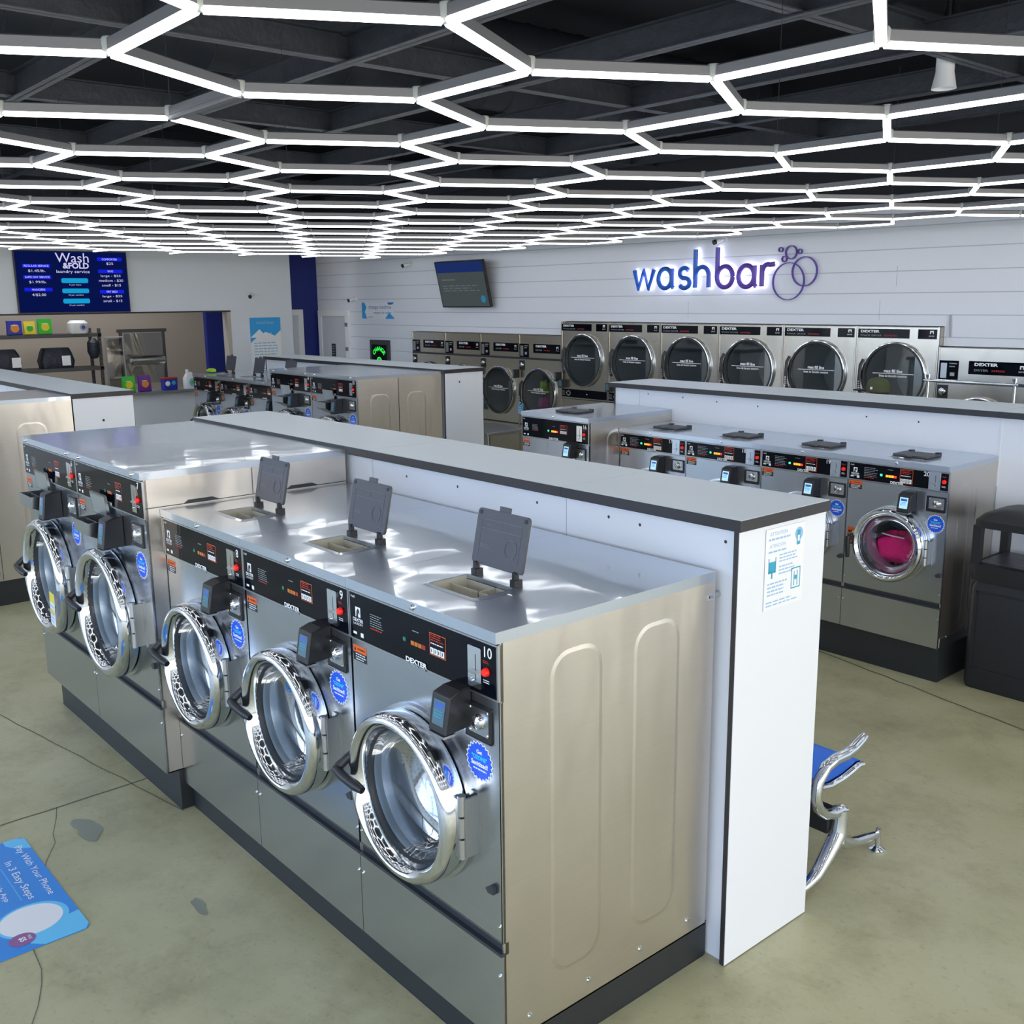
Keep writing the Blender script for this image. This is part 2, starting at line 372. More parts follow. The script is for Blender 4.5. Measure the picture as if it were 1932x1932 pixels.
def thing(name, loc, label, cat, group=None, rz=0):
    o = bpy.data.objects.new(name, None); COL.objects.link(o); o.location = loc; o.rotation_euler = (0, 0, rz)
    o.empty_display_size = 0.1
    return tag(o, label, cat, group)
def struct(o): o['kind'] = 'structure'; return o
def dup(root, loc, label, group=None, skip=()):
    def cp(o, par):
        c = o.copy(); COL.objects.link(c); c.parent = par
        for ch in o.children:
            if ch.name.split('.')[0] in skip: continue
            cp(ch, c)
        return c
    c = root.copy(); COL.objects.link(c); c.location = loc
    for ch in root.children:
        if ch.name.split('.')[0] in skip: continue
        cp(ch, c)
    c['label'] = label
    if group: c['group'] = group
    return c

# ------------------------------------------------------------------ room shell
XL, XR, YF, YB, ZC = -12.2, 6.0, -6.0, 7.15, 4.5     # counter wall, storefront side, front, dryer wall, deck
b = MB(); b.add([(-15, YF, 0), (XR, YF, 0), (XR, 8.4, 0), (-15, 8.4, 0)], [(0, 1, 2, 3)], FLOOR)
b.box(-15, XR, YF, 8.4, -0.1, -0.001, FLOOR); struct(b.build('floor'))
b = MB(); b.box(-15.1, XR + .1, YF - .1, 8.5, ZC, ZC + 0.1, BLACKC); struct(b.build('ceiling'))
# dryer wall with the openings the dryers sit in
DX0, DW, SW = -7.27, 0.80, 0.789
ZK = 2.98
b = MB()
b.box(-13.2, DX0 - 4 * SW - .004, YB, YB + .12, 0, ZK, SHIP)
b.box(DX0 - 4 * SW - .004, DX0, YB, YB + .12, 1.782, ZK, SHIP)
b.box(DX0, DX0 + 6 * DW, YB, YB + .12, 1.952, ZK, SHIP)
b.box(DX0 + 6 * DW, DX0 + 6 * DW + 4 * SW + .004, YB, YB + .12, 1.782, ZK, SHIP)
b.box(DX0 + 6 * DW + 4 * SW + .004, XR, YB, YB + .12, 0, ZK, SHIP)
b.box(-13.2, XR, YB, YB + .12, ZK, ZC, BLACKC)
b.box(-13.2, XR, 8.3, 8.4, 0, ZC, BEIGE)
for px_, z_ in ((-5.35, 2.0), (-3.1, 2.0), (-2.95, 2.3), (-1.75, 2.5)):
    b.box(px_, px_ + .003, YB - .001, YB, z_, z_ + .18, GREYP)
struct(b.build('wall_back'))
# counter wall: white, with service opening; ends at y 6.12
b = MB()
b.box(XL - .15, XL, YF, 6.12, 2.085, 2.93, WALLP); b.box(XL - .15, XL, YF, 6.12, 2.93, ZC, BLACKC)
b.box(XL - .15, XL, 5.12, 6.12, 0, 2.085, WALLP)
b.box(XL - .15, XL, 2.0, 4.62, 0, .985, WALLP)
b.box(XL - .15, XL, YF, 0.6, 0, 2.085, WALLP)
b.box(XL - .15, XL, .6, 2.0, 0, .985, WALLP)
struct(b.build('wall_left'))
b = MB(); b.box(XL - .16, XL + .012, .6, 5.12, 2.082, 2.102, BLACKP)
struct(b.build('trim_1'))
b = MB(); b.box(XL - .152, XL + .005, 5.065, 5.12, 0, 2.08, BEIGE); struct(b.build('trim_2'))
b = MB(); b.box(-13.3, -13.2, 5.19, 8.3, 0, 3.0, WALLB); b.box(-13.3, -13.2, 5.19, 8.3, 3.0, ZC, BLACKC); struct(b.build('wall_hallway'))
b = MB(); b.box(-14.9, -14.8, YF, 6.3, 0, ZC, BEIGE); b.box(-14.8, -13.3, 6.3, 6.35, 0, ZC, BEIGE); struct(b.build('wall_backroom'))
# doors
def door(n, X, u0, u1, h, knobu, t=.05):
    d = bpy.data.objects.new('door_%d' % n, None); COL.objects.link(d); struct(d)
    b = MB(); b.rect(X, u0, u1, 0, h, DOORP, d=.03); b.build('door_panel', d)
    b = MB()
    b.rect(X, u0 - .09, u0, 0, h + .09, WPL, d=.05); b.rect(X, u1, u1 + .09, 0, h + .09, WPL, d=.05); b.rect(X, u0, u1, h, h + .09, WPL, d=.05)
    b.build('door_frame', d)
    b = MB(); b.cyl(X @ Vector((knobu, 1.0, .1)), .03, .03, ALU, n=14); b.build('door_handle', d); return d
door(1, XF((-13.2, 0, 0), '+x'), 5.85, 6.75, 2.0, 6.65)
d2 = door(2, XF((0, YB, 0), '-y'), -13.04, -12.30, 1.98, -13.0)
b = MB(); X = XF((0, YB - .03, 0), '-y'); b.rect(X, -12.76, -12.64, 1.34, 1.54, BLK, d=.004); b.lines(XF((0, YB - .035, 0), '-y'), -12.74, -12.66, 1.36, 1.52, 4, GREYP)
b.build('door_sign', d2)
b = MB()
for k in range(5): b.rect(XF((0, YB - .05, 0), '-y'), -12.3, -12.22, .3 + k * .38, .36 + k * .38, ALU, d=.006)
b.build('hinge', d2)
# storefront behind the camera: window walls on two sides
def storefront(name, n, X, L0, L1, k):
    b = MB(); b.rect(X, L0, L1, 0, .25, WALLP, lift=0, d=.12); b.rect(X, L0, L1, 3.25, ZC, WALLP, lift=0, d=.12); struct(b.build(name))
    st = (L1 - L0) / k
    for i in range(k):
        u0 = L0 + i * st; w_ = bpy.data.objects.new('window_%d' % (n + i), None); COL.objects.link(w_); struct(w_)
        b = MB(); b.rect(X, u0, u0 + .06, .25, 3.25, BLK, lift=0, d=.1); b.rect(X, u0 + st - .06, u0 + st, .25, 3.25, BLK, lift=0, d=.1)
        b.rect(X, u0, u0 + st, .25, .31, BLK, lift=0, d=.1); b.rect(X, u0, u0 + st, 3.19, 3.25, BLK, lift=0, d=.1); b.rect(X, u0, u0 + st, 2.3, 2.36, BLK, lift=0, d=.1)
        b.build('window_frame', w_)
        b = MB(); b.rect(X, u0 + .05, u0 + st - .05, .3, 3.2, WGLASS, lift=.05); b.build('glass', w_)
storefront('wall_front', 1, XF((0, YF - .12, 0), '+y'), -6.0, 12.2, 7)
storefront('wall_right', 8, XF((XR + .12, 0, 0), (Vector((0, 1, 0)), Vector((0, 0, 1)), Vector((-1, 0, 0)))), -6.0, 7.15, 5)
b = MB(); b.box(-15, -12.2, YF - .1, YF, 0, ZC, BEIGE); b.box(XR, XR + .1, 7.15, 8.4, 0, ZC, BEIGE); struct(b.build('wall_front_side'))

# floor joints and stains
b = MB()
def strip(b, pts, w, m, z=.0015):
    pts = [Vector((p[0], p[1], z)) for p in pts]; vs = []
    for i, p in enumerate(pts):
        T = (pts[min(i + 1, len(pts) - 1)] - pts[max(i - 1, 0)]).normalized(); nn = Vector((-T.y, T.x, 0)) * w / 2; vs += [p + nn, p - nn]
    b.add(vs, [(2 * i, 2 * i + 1, 2 * i + 3, 2 * i + 2) for i in range(len(pts) - 1)], m)
def wob(x0, y0, x1, y1, n, a):
    return [(x0 + (x1 - x0) * i / n + random.uniform(-a, a), y0 + (y1 - y0) * i / n + random.uniform(-a, a)) for i in range(n + 1)]
strip(b, wob(-1.6, 3.92, 2.5, 3.1, 40, .006), .012, CRACK)
strip(b, wob(-2.62, .02, -2.56, -3, 30, .004), .008, CRACK)
strip(b, wob(-2.2, -.02, -6.0, -.72, 30, .004), .005, CRACK)
strip(b, wob(-2.6, -.45, 1.5, -1.9, 40, .02), .003, CRACK)
struct(tag(b.build('trim_3')))
b = MB()
def blob(b, cx, cy, rx, ry, m, z=.002, seed=1):
    rg = random.Random(seed); ph = [rg.uniform(0, 6.28) for _ in range(4)]
    pts = []
    for i in range(36):
        t = 2 * PI * i / 36; k = 1 + .18 * math.sin(2 * t + ph[0]) + .12 * math.sin(3 * t + ph[1]) + .07 * math.sin(5 * t + ph[2])
        pts.append((cx + rx * k * math.cos(t), cy + ry * k * math.sin(t), z))
    b.add(pts, [tuple(range(36))], m)
blob(b, -2.32, -.40, .10, .055, STAIN, seed=3)
tag(b.build('floor_stain'), 'dark damp patch on the concrete just beyond the blue floor decal', 'stain')
b = MB(); blob(b, -1.45, -.28, .06, .02, STAIN, seed=9)
tag(b.build('floor_stain'), 'small damp patch on the concrete before the plinth of washer 9', 'stain')

# ------------------------------------------------------------------ ceiling steel grid, ducts
tn = 4
def channel(x0, x1, y0, y1, z):
    global tn
    b = MB()
    if abs(x1 - x0) > abs(y1 - y0):
        b.box(x0, x1, y0 - .003, y0 + .003, z, z + .16, BEAM); b.box(x0, x1, y0 - .045, y0 + .045, z, z + .008, BEAM); b.box(x0, x1, y0 - .045, y0 + .045, z + .15, z + .16, BEAM)
    else:
        b.box(x0 - .003, x0 + .003, y0, y1, z, z + .16, BEAM); b.box(x0 - .045, x0 + .045, y0, y1, z, z + .008, BEAM); b.box(x0 - .045, x0 + .045, y0, y1, z + .15, z + .16, BEAM)
    struct(b.build('trim_%d' % tn)); tn += 1
for i in range(-4, 6): channel(XL + .01, XR - .01, .65 + 1.227 * i, .65 + 1.227 * i, 3.6)
for x in (1.0, -1.3, -3.6, -5.88, -8.15, -10.42): channel(x, x, YF + .01, YB - .01, 3.61)
for x, z, r in ((-5.5, 4.1, .22), (-4.55, 4.14, .2)):
    b = MB(); pr = []
    y = YF + .02
    b.tube([(x, YF + .02, z), (x, YB - .02, z)], r, DUCT, n=28)
    while y < YB - .1:
        b.lathe([(r, 0), (r + .008, .004), (r + .008, .016), (r, .02)], (x, y, z), DUCT, 'y', 28); y += .28
    tag(b.build('air_duct'), 'dark spiral air duct over the light grid, %s' % ('the wider one further left' if r > .21 else 'the slimmer one beside the wide one'), 'duct')
b = MB(); b.box(-4.9, -4.3, 3.35, 3.75, 3.80, 3.9, DUCT)
for i in range(14): b.box(-4.88 + i * .042, -4.86 + i * .042, 3.37, 3.73, 3.785, 3.80, BEAM)
tag(b.build('vent_grille'), 'black slatted air vent under the ducts above the light grid', 'vent')
f = thing('ceiling_fan', (-1.45, 4.95, 3.86), 'black ceiling fan on a down rod at the upper right', 'fan')
b = MB(); b.cyl((0, 0, .1), .016, .54, BLK, 'z', 12); b.cyl((0, 0, .56), .06, .08, BLK, 'z', 16, .03); b.build('down_rod', f)
b = MB(); b.lathe([(0, 0), (.07, 0), (.12, .03), (.125, .07), (.06, .11), (.045, .18), (0, .18)], (0, 0, -.05), BLK, 'z', 28); b.build('motor', f)
for k in range(3):
    a = k * 2 * PI / 3 + .5; b = MB(); b.box(.1, .75, -.06, .06, -.002, .008, BLACKC, Matrix.Rotation(a, 4, 'Z') @ Matrix.Rotation(.15, 4, 'X')); b.build('blade', f)
p_ = thing('exhaust_pipe', (-1.43, 4.85, 3.48), 'pale grey flared vent pipe hanging below the ceiling at the upper right', 'pipe')
b = MB(); b.lathe([(.075, 0), (.055, .10), (.055, .20), (.062, .21), (.062, .22)], (-.0, 0, 0), WPL, 'z', 24); b.build('pipe', p_)
b = MB(); b.cyl((0, 0, .22), .10, .02, WPL, 'z', 24); b.cyl((0, 0, .24), .015, .75, BLK, 'z', 10); b.build('flange', p_)

# ------------------------------------------------------------------ honeycomb light grid
S = 0.69
g2 = Vector((0.3726, 0.6722)); h2 = Vector((-0.3879, 0.6885)); i2 = Vector((-0.7402, 0.0027))
pts = [Vector((0, 0))]
for e_ in (h2, i2, -g2, -h2, -i2): pts.append(pts[-1] + e_)
mean = sum(pts, Vector((0, 0))) / 6; U = [p - mean for p in pts]
H0 = Vector((-1.5881, 0.5233)); T1 = U[1] + U[2]; T2 = U[2] + U[3]
def gp(q):
    z = 3.0969 - .0018 * q.x - .0048 * q.y; P = Vector((q.x, q.y, z)); return CAM + (P - CAM) * S
edges = {}; nodes = {}
for m_ in range(-14, 26):
    for n_ in range(-26, 26):
        c = H0 + T1 * m_ + T2 * n_
        V = [c + u for u in U]
        for k in range(6):
            a, b_ = V[k], V[(k + 1) % 6]; A, B_ = gp(a), gp(b_)
            if any(p.y > 6.65 or p.y < -3.6 or p.x < -11.0 or p.x > 4.6 for p in (A, B_)): continue
            ka = (round(a.x, 2), round(a.y, 2)); kb = (round(b_.x, 2), round(b_.y, 2))
            # merge on a coarse key
            mid = (A + B_) / 2; key = (round(mid.x * 8), round(mid.y * 8))
            if any((key[0] + i, key[1] + j) in edges for i in (-1, 0, 1) for j in (-1, 0, 1)): continue
            edges[key] = (A, B_)
for A, B_ in edges.values():
    for p in (A, B_):
        key = (round(p.x * 8), round(p.y * 8))
        if not any((key[0] + i, key[1] + j) in nodes for i in (-1, 0, 1) for j in (-1, 0, 1)): nodes[key] = p
def proj(p):
    d = p - CAM; z = d.dot(fw)
    return (966 + FPX * d.dot(rt2) / z, 966 - FPX * d.dot(up2) / z, z) if z > .1 else (9e9, 9e9, -1)
def seen(p, mg=150): q = proj(p); return q[2] > 0 and -mg < q[0] < 1932 + mg and -mg < q[1] < 1932 + mg
c3 = H0 + T2; dead = (gp(H0 + U[3]) + gp(c3 + U[4])) / 2
grid = thing('honeycomb_light', (gp(H0).x, gp(H0).y, gp(H0).z), 'glowing white honeycomb grid of LED tubes hanging under the black ceiling', 'light')
G0 = grid.location.copy()
def tube_geo(b, bh, A, B_, lit=True):
    A = A - G0; B_ = B_ - G0; d = (B_ - A).normalized(); s_ = Vector((-d.y, d.x, 0)).normalized(); A = A + d * .012; B_ = B_ - d * .012; L = (B_ - A).length
    X = Matrix((d, s_, Vector((0, 0, 1)))).transposed().to_4x4(); X.translation = A
    w = .0135
    def sec(b, m, ps):
        n = len(ps); vs = [X @ Vector((x, p[0], p[1])) for x in (0, L) for p in ps]
        b.add(vs, [(i, (i + 1) % n, n + (i + 1) % n, n + i) for i in range(n)] + [tuple(range(n)), tuple(range(2 * n - 1, n - 1, -1))], m)
    if b is not None: sec(b, TUBE if lit else PROFILE, [(-w * .95, .004), (-w * .95, -.003), (-w * .7, -.009), (w * .7, -.009), (w * .95, -.003), (w * .95, .004)])
    sec(bh, PROFILE, [(-w, .0045), (w, .0045), (w, .030), (w * .6, .034), (-w * .6, .034), (-w, .030)])
E_ = sorted(edges.values(), key=lambda e: (not seen((e[0] + e[1]) / 2), ((e[0] + e[1]) / 2 - CAM).length))
rest = MB(); rest_lit = None
for k, (A, B_) in enumerate(E_):
    lit = ((A + B_) / 2 - dead).length > .1
    if k < 100:
        bt = MB(); bh = MB(); tube_geo(bt, bh, A, B_, lit); t_ = bt.build('light_tube', grid); bh.build('housing', t_)
        if not lit: t_['label'] = 'unlit tube'
    else: tube_geo(rest, rest, A, B_, lit)
o = rest.build('light_tube', grid); o['kind'] = 'stuff'
CLIP = mat('frosted_connector', 'b4b8b4', 0.4)
N_ = sorted(nodes.values(), key=lambda e: (not seen(e), (e - CAM).length)); rest = MB()
for k, p in enumerate(N_):
    b = MB() if k < 100 else rest
    q = p - G0; b.lathe([(0, -.006), (.012, -.006), (.021, .002), (.023, .03), (.018, .037), (0, .037)], q, CLIP, 'z', 9)
    if k < 100: b.build('connector', grid)
o = rest.build('connector', grid); o['kind'] = 'stuff'
for k, p in enumerate([p for p in N_ if seen(p, 0)][::9][:16]):
    q = p - G0; b = MB(); b.tube([q + Vector((0, 0, .036)), (q.x, q.y, 3.6 - G0.z)], .0016, BLK, n=5); b.build('hanging_cable', grid)

# ------------------------------------------------------------------ washers
def plate_hole(b, x0, x1, z0, z1, y, cx, cz, r, m, n=56):
    an = sorted([2 * PI * i / n for i in range(n)] + [math.atan2(z - cz, x - cx) % (2 * PI) for x in (x0, x1) for z in (z0, z1)])
    vi = []; vo = []
    for t in an:
        c, s_ = math.cos(t), math.sin(t); vi.append((cx + r * c, y, cz + r * s_))
        k = min((x1 - cx) / c if c > 1e-9 else 9e9, (x0 - cx) / c if c < -1e-9 else 9e9, (z1 - cz) / s_ if s_ > 1e-9 else 9e9, (z0 - cz) / s_ if s_ < -1e-9 else 9e9)
        vo.append((cx + k * c, y, cz + k * s_))
    N = len(an); b.add(vi + vo, [(i, (i + 1) % N, N + (i + 1) % N, N + i) for i in range(N)], m)
def star(cx, cz, R, n=22):
    return [(cx + (R if i % 2 == 0 else R * .87) * math.cos(PI * i / n), cz + (R if i % 2 == 0 else R * .87) * math.sin(PI * i / n)) for i in range(2 * n)]
T400 = dict(w=.737, H=1.375, D=.895, zb=.131, lid=.032, p0=1.180, p1=1.338, gz=.428, gh=.034, dz=.79, R=.258, cx=-.006, logo=(-.315, 1.272, .034), txt=(-.245, -.17, 1.233, 1.287),
    led=(-.062, 1.249), leds=(-.03, .045, 1.247), box=(.064, .14, 1.236, 1.302), dex=(-.055, .05, 1.184), slot=(.243, .300, 1.197, 1.313), num=(.327, 1.308, .03), btn=(.320, 1.253), warn=(-.357, -.281, 1.108, 1.159),
    coin=(.228, .337, 1.048, 1.150), stk=(.279, .982, .06), hinge=(.262, .69, .886), lock=(.33, .617), term=(.180, 1.075, 1.180), tray=(-.135, .095, .135, .29), emb=[(.182, .387), (.52, .727)], ez=(.268, 1.27), screws=1, style='top')
T300 = dict(w=.6326, H=1.283, D=.577, zb=.212, lid=.031, p0=1.137, p1=1.246, gz=.457, gh=.028, dz=.79, R=.220, cx=.004, logo=(-.268, 1.198, .03), txt=(-.21, -.12, 1.155, 1.225),
    led=(-.098, 1.186), leds=(-.07, .0, 1.184), box=(.018, .098, 1.152, 1.236), dex=(-.038, .045, 1.1415), slot=(.196, .262, 1.140, 1.243), num=(.18, 1.226, .026), btn=(.286, 1.193), warn=(-.308, -.222, 1.083, 1.132),
    coin=(.19, .304, 1.014, 1.104), stk=(.251, .945, .056), hinge=(.222, .70, .853), lock=(.294, .65), term=(.060, 1.005, 1.105), tray=(-.11, .10, .11, .29), emb=[(.12, .26), (.33, .47)], ez=(.33, 1.17), screws=1, style='top')
T900 = dict(w=.839, H=1.534, D=.974, zb=.19, lid=.030, p0=1.335, p1=1.498, gz=.497, gh=.034, dz=.85, R=.298, cx=-.004, logo=(-.36, 1.422, .036), txt=(-.28, -.20, 1.38, 1.44),
    led=(-.03, 1.402), leds=(0, .06, 1.40), box=(.104, .176, 1.38, 1.458), dex=(-.055, .05, 1.34), slot=(.300, .348, 1.356, 1.473), num=(.372, 1.474, .028), btn=(.365, 1.413), warn=(-.415, -.335, 1.262, 1.312),
    coin=(.27, .383, 1.206, 1.308), stk=(.333, 1.125, .062), hinge=(.302, .75, .96), lock=(.39, .685), term=(.085, 1.175, 1.30), tray=None, emb=[(.14, .36), (.56, .78)], ez=(.30, 1.36), screws=2, style='front')
def washer(name, P, loc, label, variant, group, lid_open=False, lit=False, handle='side', mid_seam=False, drum=DRUM1):
    t = thing('washing_machine', loc, label, 'washing machine', group)
    w, H, D = P['w'], P['H'], P['D']; hw = w / 2 - .0015; dz, R, cx = P['dz'], P['R'], P['cx']; zl = H - P['lid']
    # cabinet : sides, back, base, front plates
    b = MB(); gz, gh = P['gz'], P['gh']
    b.box(-hw, hw, D - .012, D, P['zb'], zl, STEELS)
    b.box(-hw, -hw + .006, .004, D - .012, P['zb'], zl, STEELS); b.box(hw - .006, hw, .004, D - .012, P['zb'], zl, STEELS)
    b.box(-hw, hw, .004, D, P['zb'], P['zb'] + .006, STEELS)
    for y0, y1 in P['emb']:
        for sgn in (1, -1):
            z0, z1 = P['ez']; o_ = rrect(y0, y1, z0, z1, .075, 7); i_ = rrect(y0 + .013, y1 - .013, z0 + .013, z1 - .013, .064, 7)
            n = len(o_); vs = [(sgn * hw, p[0], p[1]) for p in o_] + [(sgn * (hw + .0014), p[0], p[1]) for p in i_]
            b.add(vs, [(i, (i + 1) % n, n + (i + 1) % n, n + i) for i in range(n)] + [tuple(range(n, 2 * n))], STEELS)
    if mid_seam: b.box(hw - .001, hw + .002, D * .47, D * .47 + .006, P['zb'], zl, GROOVE)
    b.build('cabinet', t)
    b = MB(); plate_hole(b, -hw, hw, gz + gh + .002, P['p0'] - .004, 0, cx, dz, R * .86, STEEL)
    b.box(-hw, hw, 0.0, .012, gz + gh, gz + gh + .004, STEEL)
    b.box(-hw, -hw + .004, 0, .012, gz + gh, P['p0'] - .004, STEEL); b.box(hw - .004, hw, 0, .012, gz + gh, P['p0'] - .004, STEEL)
    b.lathe([(R * .86, 0), (R * .84, .03), (R * .80, .04)], (cx, 0, dz), RUBBER, 'y', 56)
    b.build('front_panel', t)
    b = MB(); b.box(-hw, hw, -.002, .012, P['zb'] + .002, gz - .004, STEEL); b.build('lower_panel', t)
    b = MB(); b.box(-hw, hw, .010, .022, gz - .004, gz + gh, GROOVE); b.box(-hw, hw, -.006, .012, gz - .006, gz + .004, GROOVE); b.build('pull_groove', t)
    b = MB()
    for x in (-hw + .012, hw - .012):
        for z in (gz - .07, gz + gh + .05): b.lathe([(0, -.006), (.004, -.005), (.006, 0)], (x, 0 if z > gz else -.002, z), CHROME, 'y', 10)
    for y in (.10, .34, .57, .80):
        if y < D - .05: b.lathe([(0, .005), (.007, .004), (.010, 0)], (hw, y, P['zb'] + .055), CHROME, 'x', 12)
    b.build('screw', t)
    # lid
    b = MB()
    if P['tray']:
        x0, x1, y0, y1 = P['tray']; xs = [-hw - .001, x0, x1, hw + .001]; ys = [-.012, y0, y1, D]
        for i in range(3):
            for j in range(3):
                if i == 1 and j == 1: continue
                b.add([(xs[i], ys[j], H), (xs[i + 1], ys[j], H), (xs[i + 1], ys[j + 1], H), (xs[i], ys[j + 1], H)], [(0, 1, 2, 3)], STEELL)
        X0, X1, Y0, Y1 = xs[0], xs[3], ys[0], ys[3]
        b.add([(X0, Y0, zl), (X1, Y0, zl), (X1, Y0, H), (X0, Y0, H)], [(0, 1, 2, 3)], STEELL)
        b.add([(X0, Y1, zl), (X1, Y1, zl), (X1, Y1, H), (X0, Y1, H)], [(0, 1, 2, 3)], STEELL)
        for xx in (X0, X1): b.add([(xx, Y0, zl), (xx, Y1, zl), (xx, Y1, H), (xx, Y0, H)], [(0, 1, 2, 3)], STEELL)
        b.box(X0 + .001, X1 - .001, Y0 + .004, Y0 + .018, zl, zl + .002, STEELL)
    else: b.box(-hw - .001, hw + .001, -.012, D, zl, H, STEELL)
    lid = b.build('top_panel', t)
    b = MB()
    for i in range(P['screws']):
        x = -.004 if P['screws'] == 1 else (-.33, .33)[i]
        b.lathe([(0, -.010), (.006, -.009), (.0095, -.003), (.010, 0)], (x, -.012, H - .014), CHROME, 'y', 14)
    b.build('lid_screw', t)
    # dispenser
    if P['tray']:
        x0, x1, y0, y1 = P['tray']; b = MB(); zt = H - .055
        b.box(x0 - .008, x1 + .008, y0 - .008, y1 + .008, zt - .004, zt, TRAY)
        for a in ((x0, x0 + .004, y0, y1), (x1 - .004, x1, y0, y1), (x0, x1, y0, y0 + .004), (x0, x1, y1 - .004, y1), (x0, x1, y0 + .085, y0 + .089), (x0 + .14, x0 + .144, y0 + .085, y1)):
            b.box(*a, zt, H - (.0 if a[0] == x0 and a[1] == x0 + .004 or a[1] == x1 and a[0] == x1 - .004 else .012), TRAY)
        b.build('soap_tray', t)
        b = MB(); o_ = rrect(x0 - .02, x1 + .02, y0 - .014, y1 + .014, .02, 4); i_ = rrect(x0 + .001, x1 - .001, y0 + .001, y1 - .001, .012, 4); n = len(o_)
        b.add([(p[0], p[1], H + .0005) for p in o_] + [(p[0], p[1], H + .0035) for p in i_] + [(p[0], p[1], H - .01) for p in i_],
              [(i, (i + 1) % n, n + (i + 1) % n, n + i) for i in range(n)] + [(n + i, n + (i + 1) % n, 2 * n + (i + 1) % n, 2 * n + i) for i in range(n)], STEELL)
        b.build('tray_rim', t)
        fx0, fx1 = x0 - .005, x1 + .005; fl = .175
        if lid_open: X = Matrix.Translation((0, y1 + .024, H + .030)) @ Matrix.Rotation(-math.radians(12), 4, 'X')
        else: X = Matrix.Translation((0, y1 + .024, H + .010)) @ Matrix.Rotation(math.radians(90), 4, 'X')
        X = X @ XF((0, 0, 0), '-y')
        b = MB(); b.prism(rrect(fx0, fx1, .008, .008 + fl, .014, 4), -.006, .004, FLAP, X)
        b.box((fx0 + fx1) / 2 - .024, (fx0 + fx1) / 2 + .024, fl + .004, fl + .024, -.006, .001, FLAP, X)
        if lid_open:
            for (u0, u1, v0, v1) in ((fx0 + .025, fx1 - .025, .150, .152), (fx0 + .025, fx1 - .025, .122, .124), (-.02, -.018, .122, .152), (fx0 + .025, fx1 - .025, .03, .031), (fx0 + .025, fx0 + .026, .03, .152), (fx1 - .026, fx1 - .025, .03, .152)):
                b.rect(X, u0, u1, v0, v1, FLAPL, lift=.0042, d=.0008)
            b.lathe([(.026, 0), (.028, 0), (.028, .001), (.026, .001)], (0, 0, 0), FLAPL, 'z', 28)
            k = len(b.V) - 28 * 4
            for q in range(k, len(b.V)):
                v = b.V[q]; b.V[q] = tuple(X @ Vector((fx1 - .065 + v[0], .075 + v[1] * 1.1, .0045 + v[2])))
            for u in (fx0 + .014, fx1 - .014): b.prism(circ(u, .17, .007, 12), .004, .0055, BLACKP, X)
            b.text('MAX', X, FLAPL, fx0 + .05, .132, h=.008, lift=.0046)
            b.lines(X, fx0 + .03, fx0 + .08, .06, .075, 2, FLAPL, lift=.0046)
        fo = b.build('soap_lid', t)
        for u in (fx0 + .012, fx1 - .04):
            b = MB()
            b.box(u, u + .028, y1 + .008, y1 + .040, H, H + .022, BLK, ch=.003)
            if lid_open: b.box(u + .006, u + .020, y1 + .014, y1 + .03, H + .018, H + .045, BLK)
            else: b.box(u + .006, u + .020, y1 - .0, y1 + .02, H + .008, H + .018, BLK)
            b.build('lid_hinge', t)
    else:
        # front soap hopper with its lid tipped up
        b = MB(); x0, x1, z0, z1 = -.155, .035, 1.165, 1.275; yd = -.115
        for a in ((x0, x0 + .003), (x1 - .003, x1)):
            b.add([(a[0], 0, z0), (a[0], yd, z0 + .055), (a[0], yd, z1), (a[0], 0, z1), (a[1], 0, z0), (a[1], yd, z0 + .055), (a[1], yd, z1), (a[1], 0, z1)], [(0, 1, 2, 3), (4, 7, 6, 5), (0, 4, 5, 1), (1, 5, 6, 2), (2, 6, 7, 3)], STEEL)
        b.add([(x0, 0, z0), (x1, 0, z0), (x1, yd, z0 + .055), (x0, yd, z0 + .055)], [(0, 1, 2, 3)], STEEL)
        b.box(x0, x1, yd, yd + .003, z0 + .055, z1, STEEL); b.box(x0 + .003, x1 - .003, -.06, -.057, z0 + .03, z1 - .01, ALU)
        b.box(x0 + .003, x1 - .003, yd + .003, -.002, z0 + .052, z0 + .056, GROOVE)
        h_ = b.build('soap_hopper', t)
        X = Matrix.Translation((0, -.012, z1 + .01)) @ Matrix.Rotation(math.radians(6), 4, 'X') @ XF((0, 0, 0), '-y')
        b = MB(); b.prism(rrect(x0, x1, 0, .105, .006, 3), 0, .012, STEEL, X); b.prism(rrect(x0 + .012, x1 - .012, .01, .095, .004, 3), .012, .0125, STEELL, X); b.build('hopper_lid', t)
    # control fascia
    b = MB(); p0, p1 = P['p0'], P['p1']; X = XF((0, -.004, 0), '-y')
    b.box(-hw + .006, hw - .006 if P is not T300 else P['slot'][0] - .004, -.004, .008, p0 + .006, p1 - .004, BLKGLOSS)
    if P is T300: b.box(P['slot'][1] + .002, hw - .006, -.004, .008, p0 + .006, p1 - .004, BLKGLOSS)
    fa = b.build('control_panel', t)
    b = MB()
    for z in (p0, p1 - .005): b.box(-hw + .003, hw - .003, -.006, .008, z, z + .005, ALU)
    if P is T300: b.box(P['slot'][0] - .003, P['slot'][1] + .002, -.004, .008, p0 + .005, p1 - .005, STEEL)
    b.box(-hw, -hw + .006, -.004, .01, p0, p1, ALU); b.box(hw - .006, hw, -.004, .01, p0, p1, ALU); b.box(-hw, hw, .008, .014, p0 - .004, zl, ALU)
    b.build('panel_trim', fa)
    b = MB(); lx, lz, ls = P['logo']
    b.rect(X, lx - ls * .42, lx + ls * .42, lz - ls * .45, lz + ls * .5, WHITE)
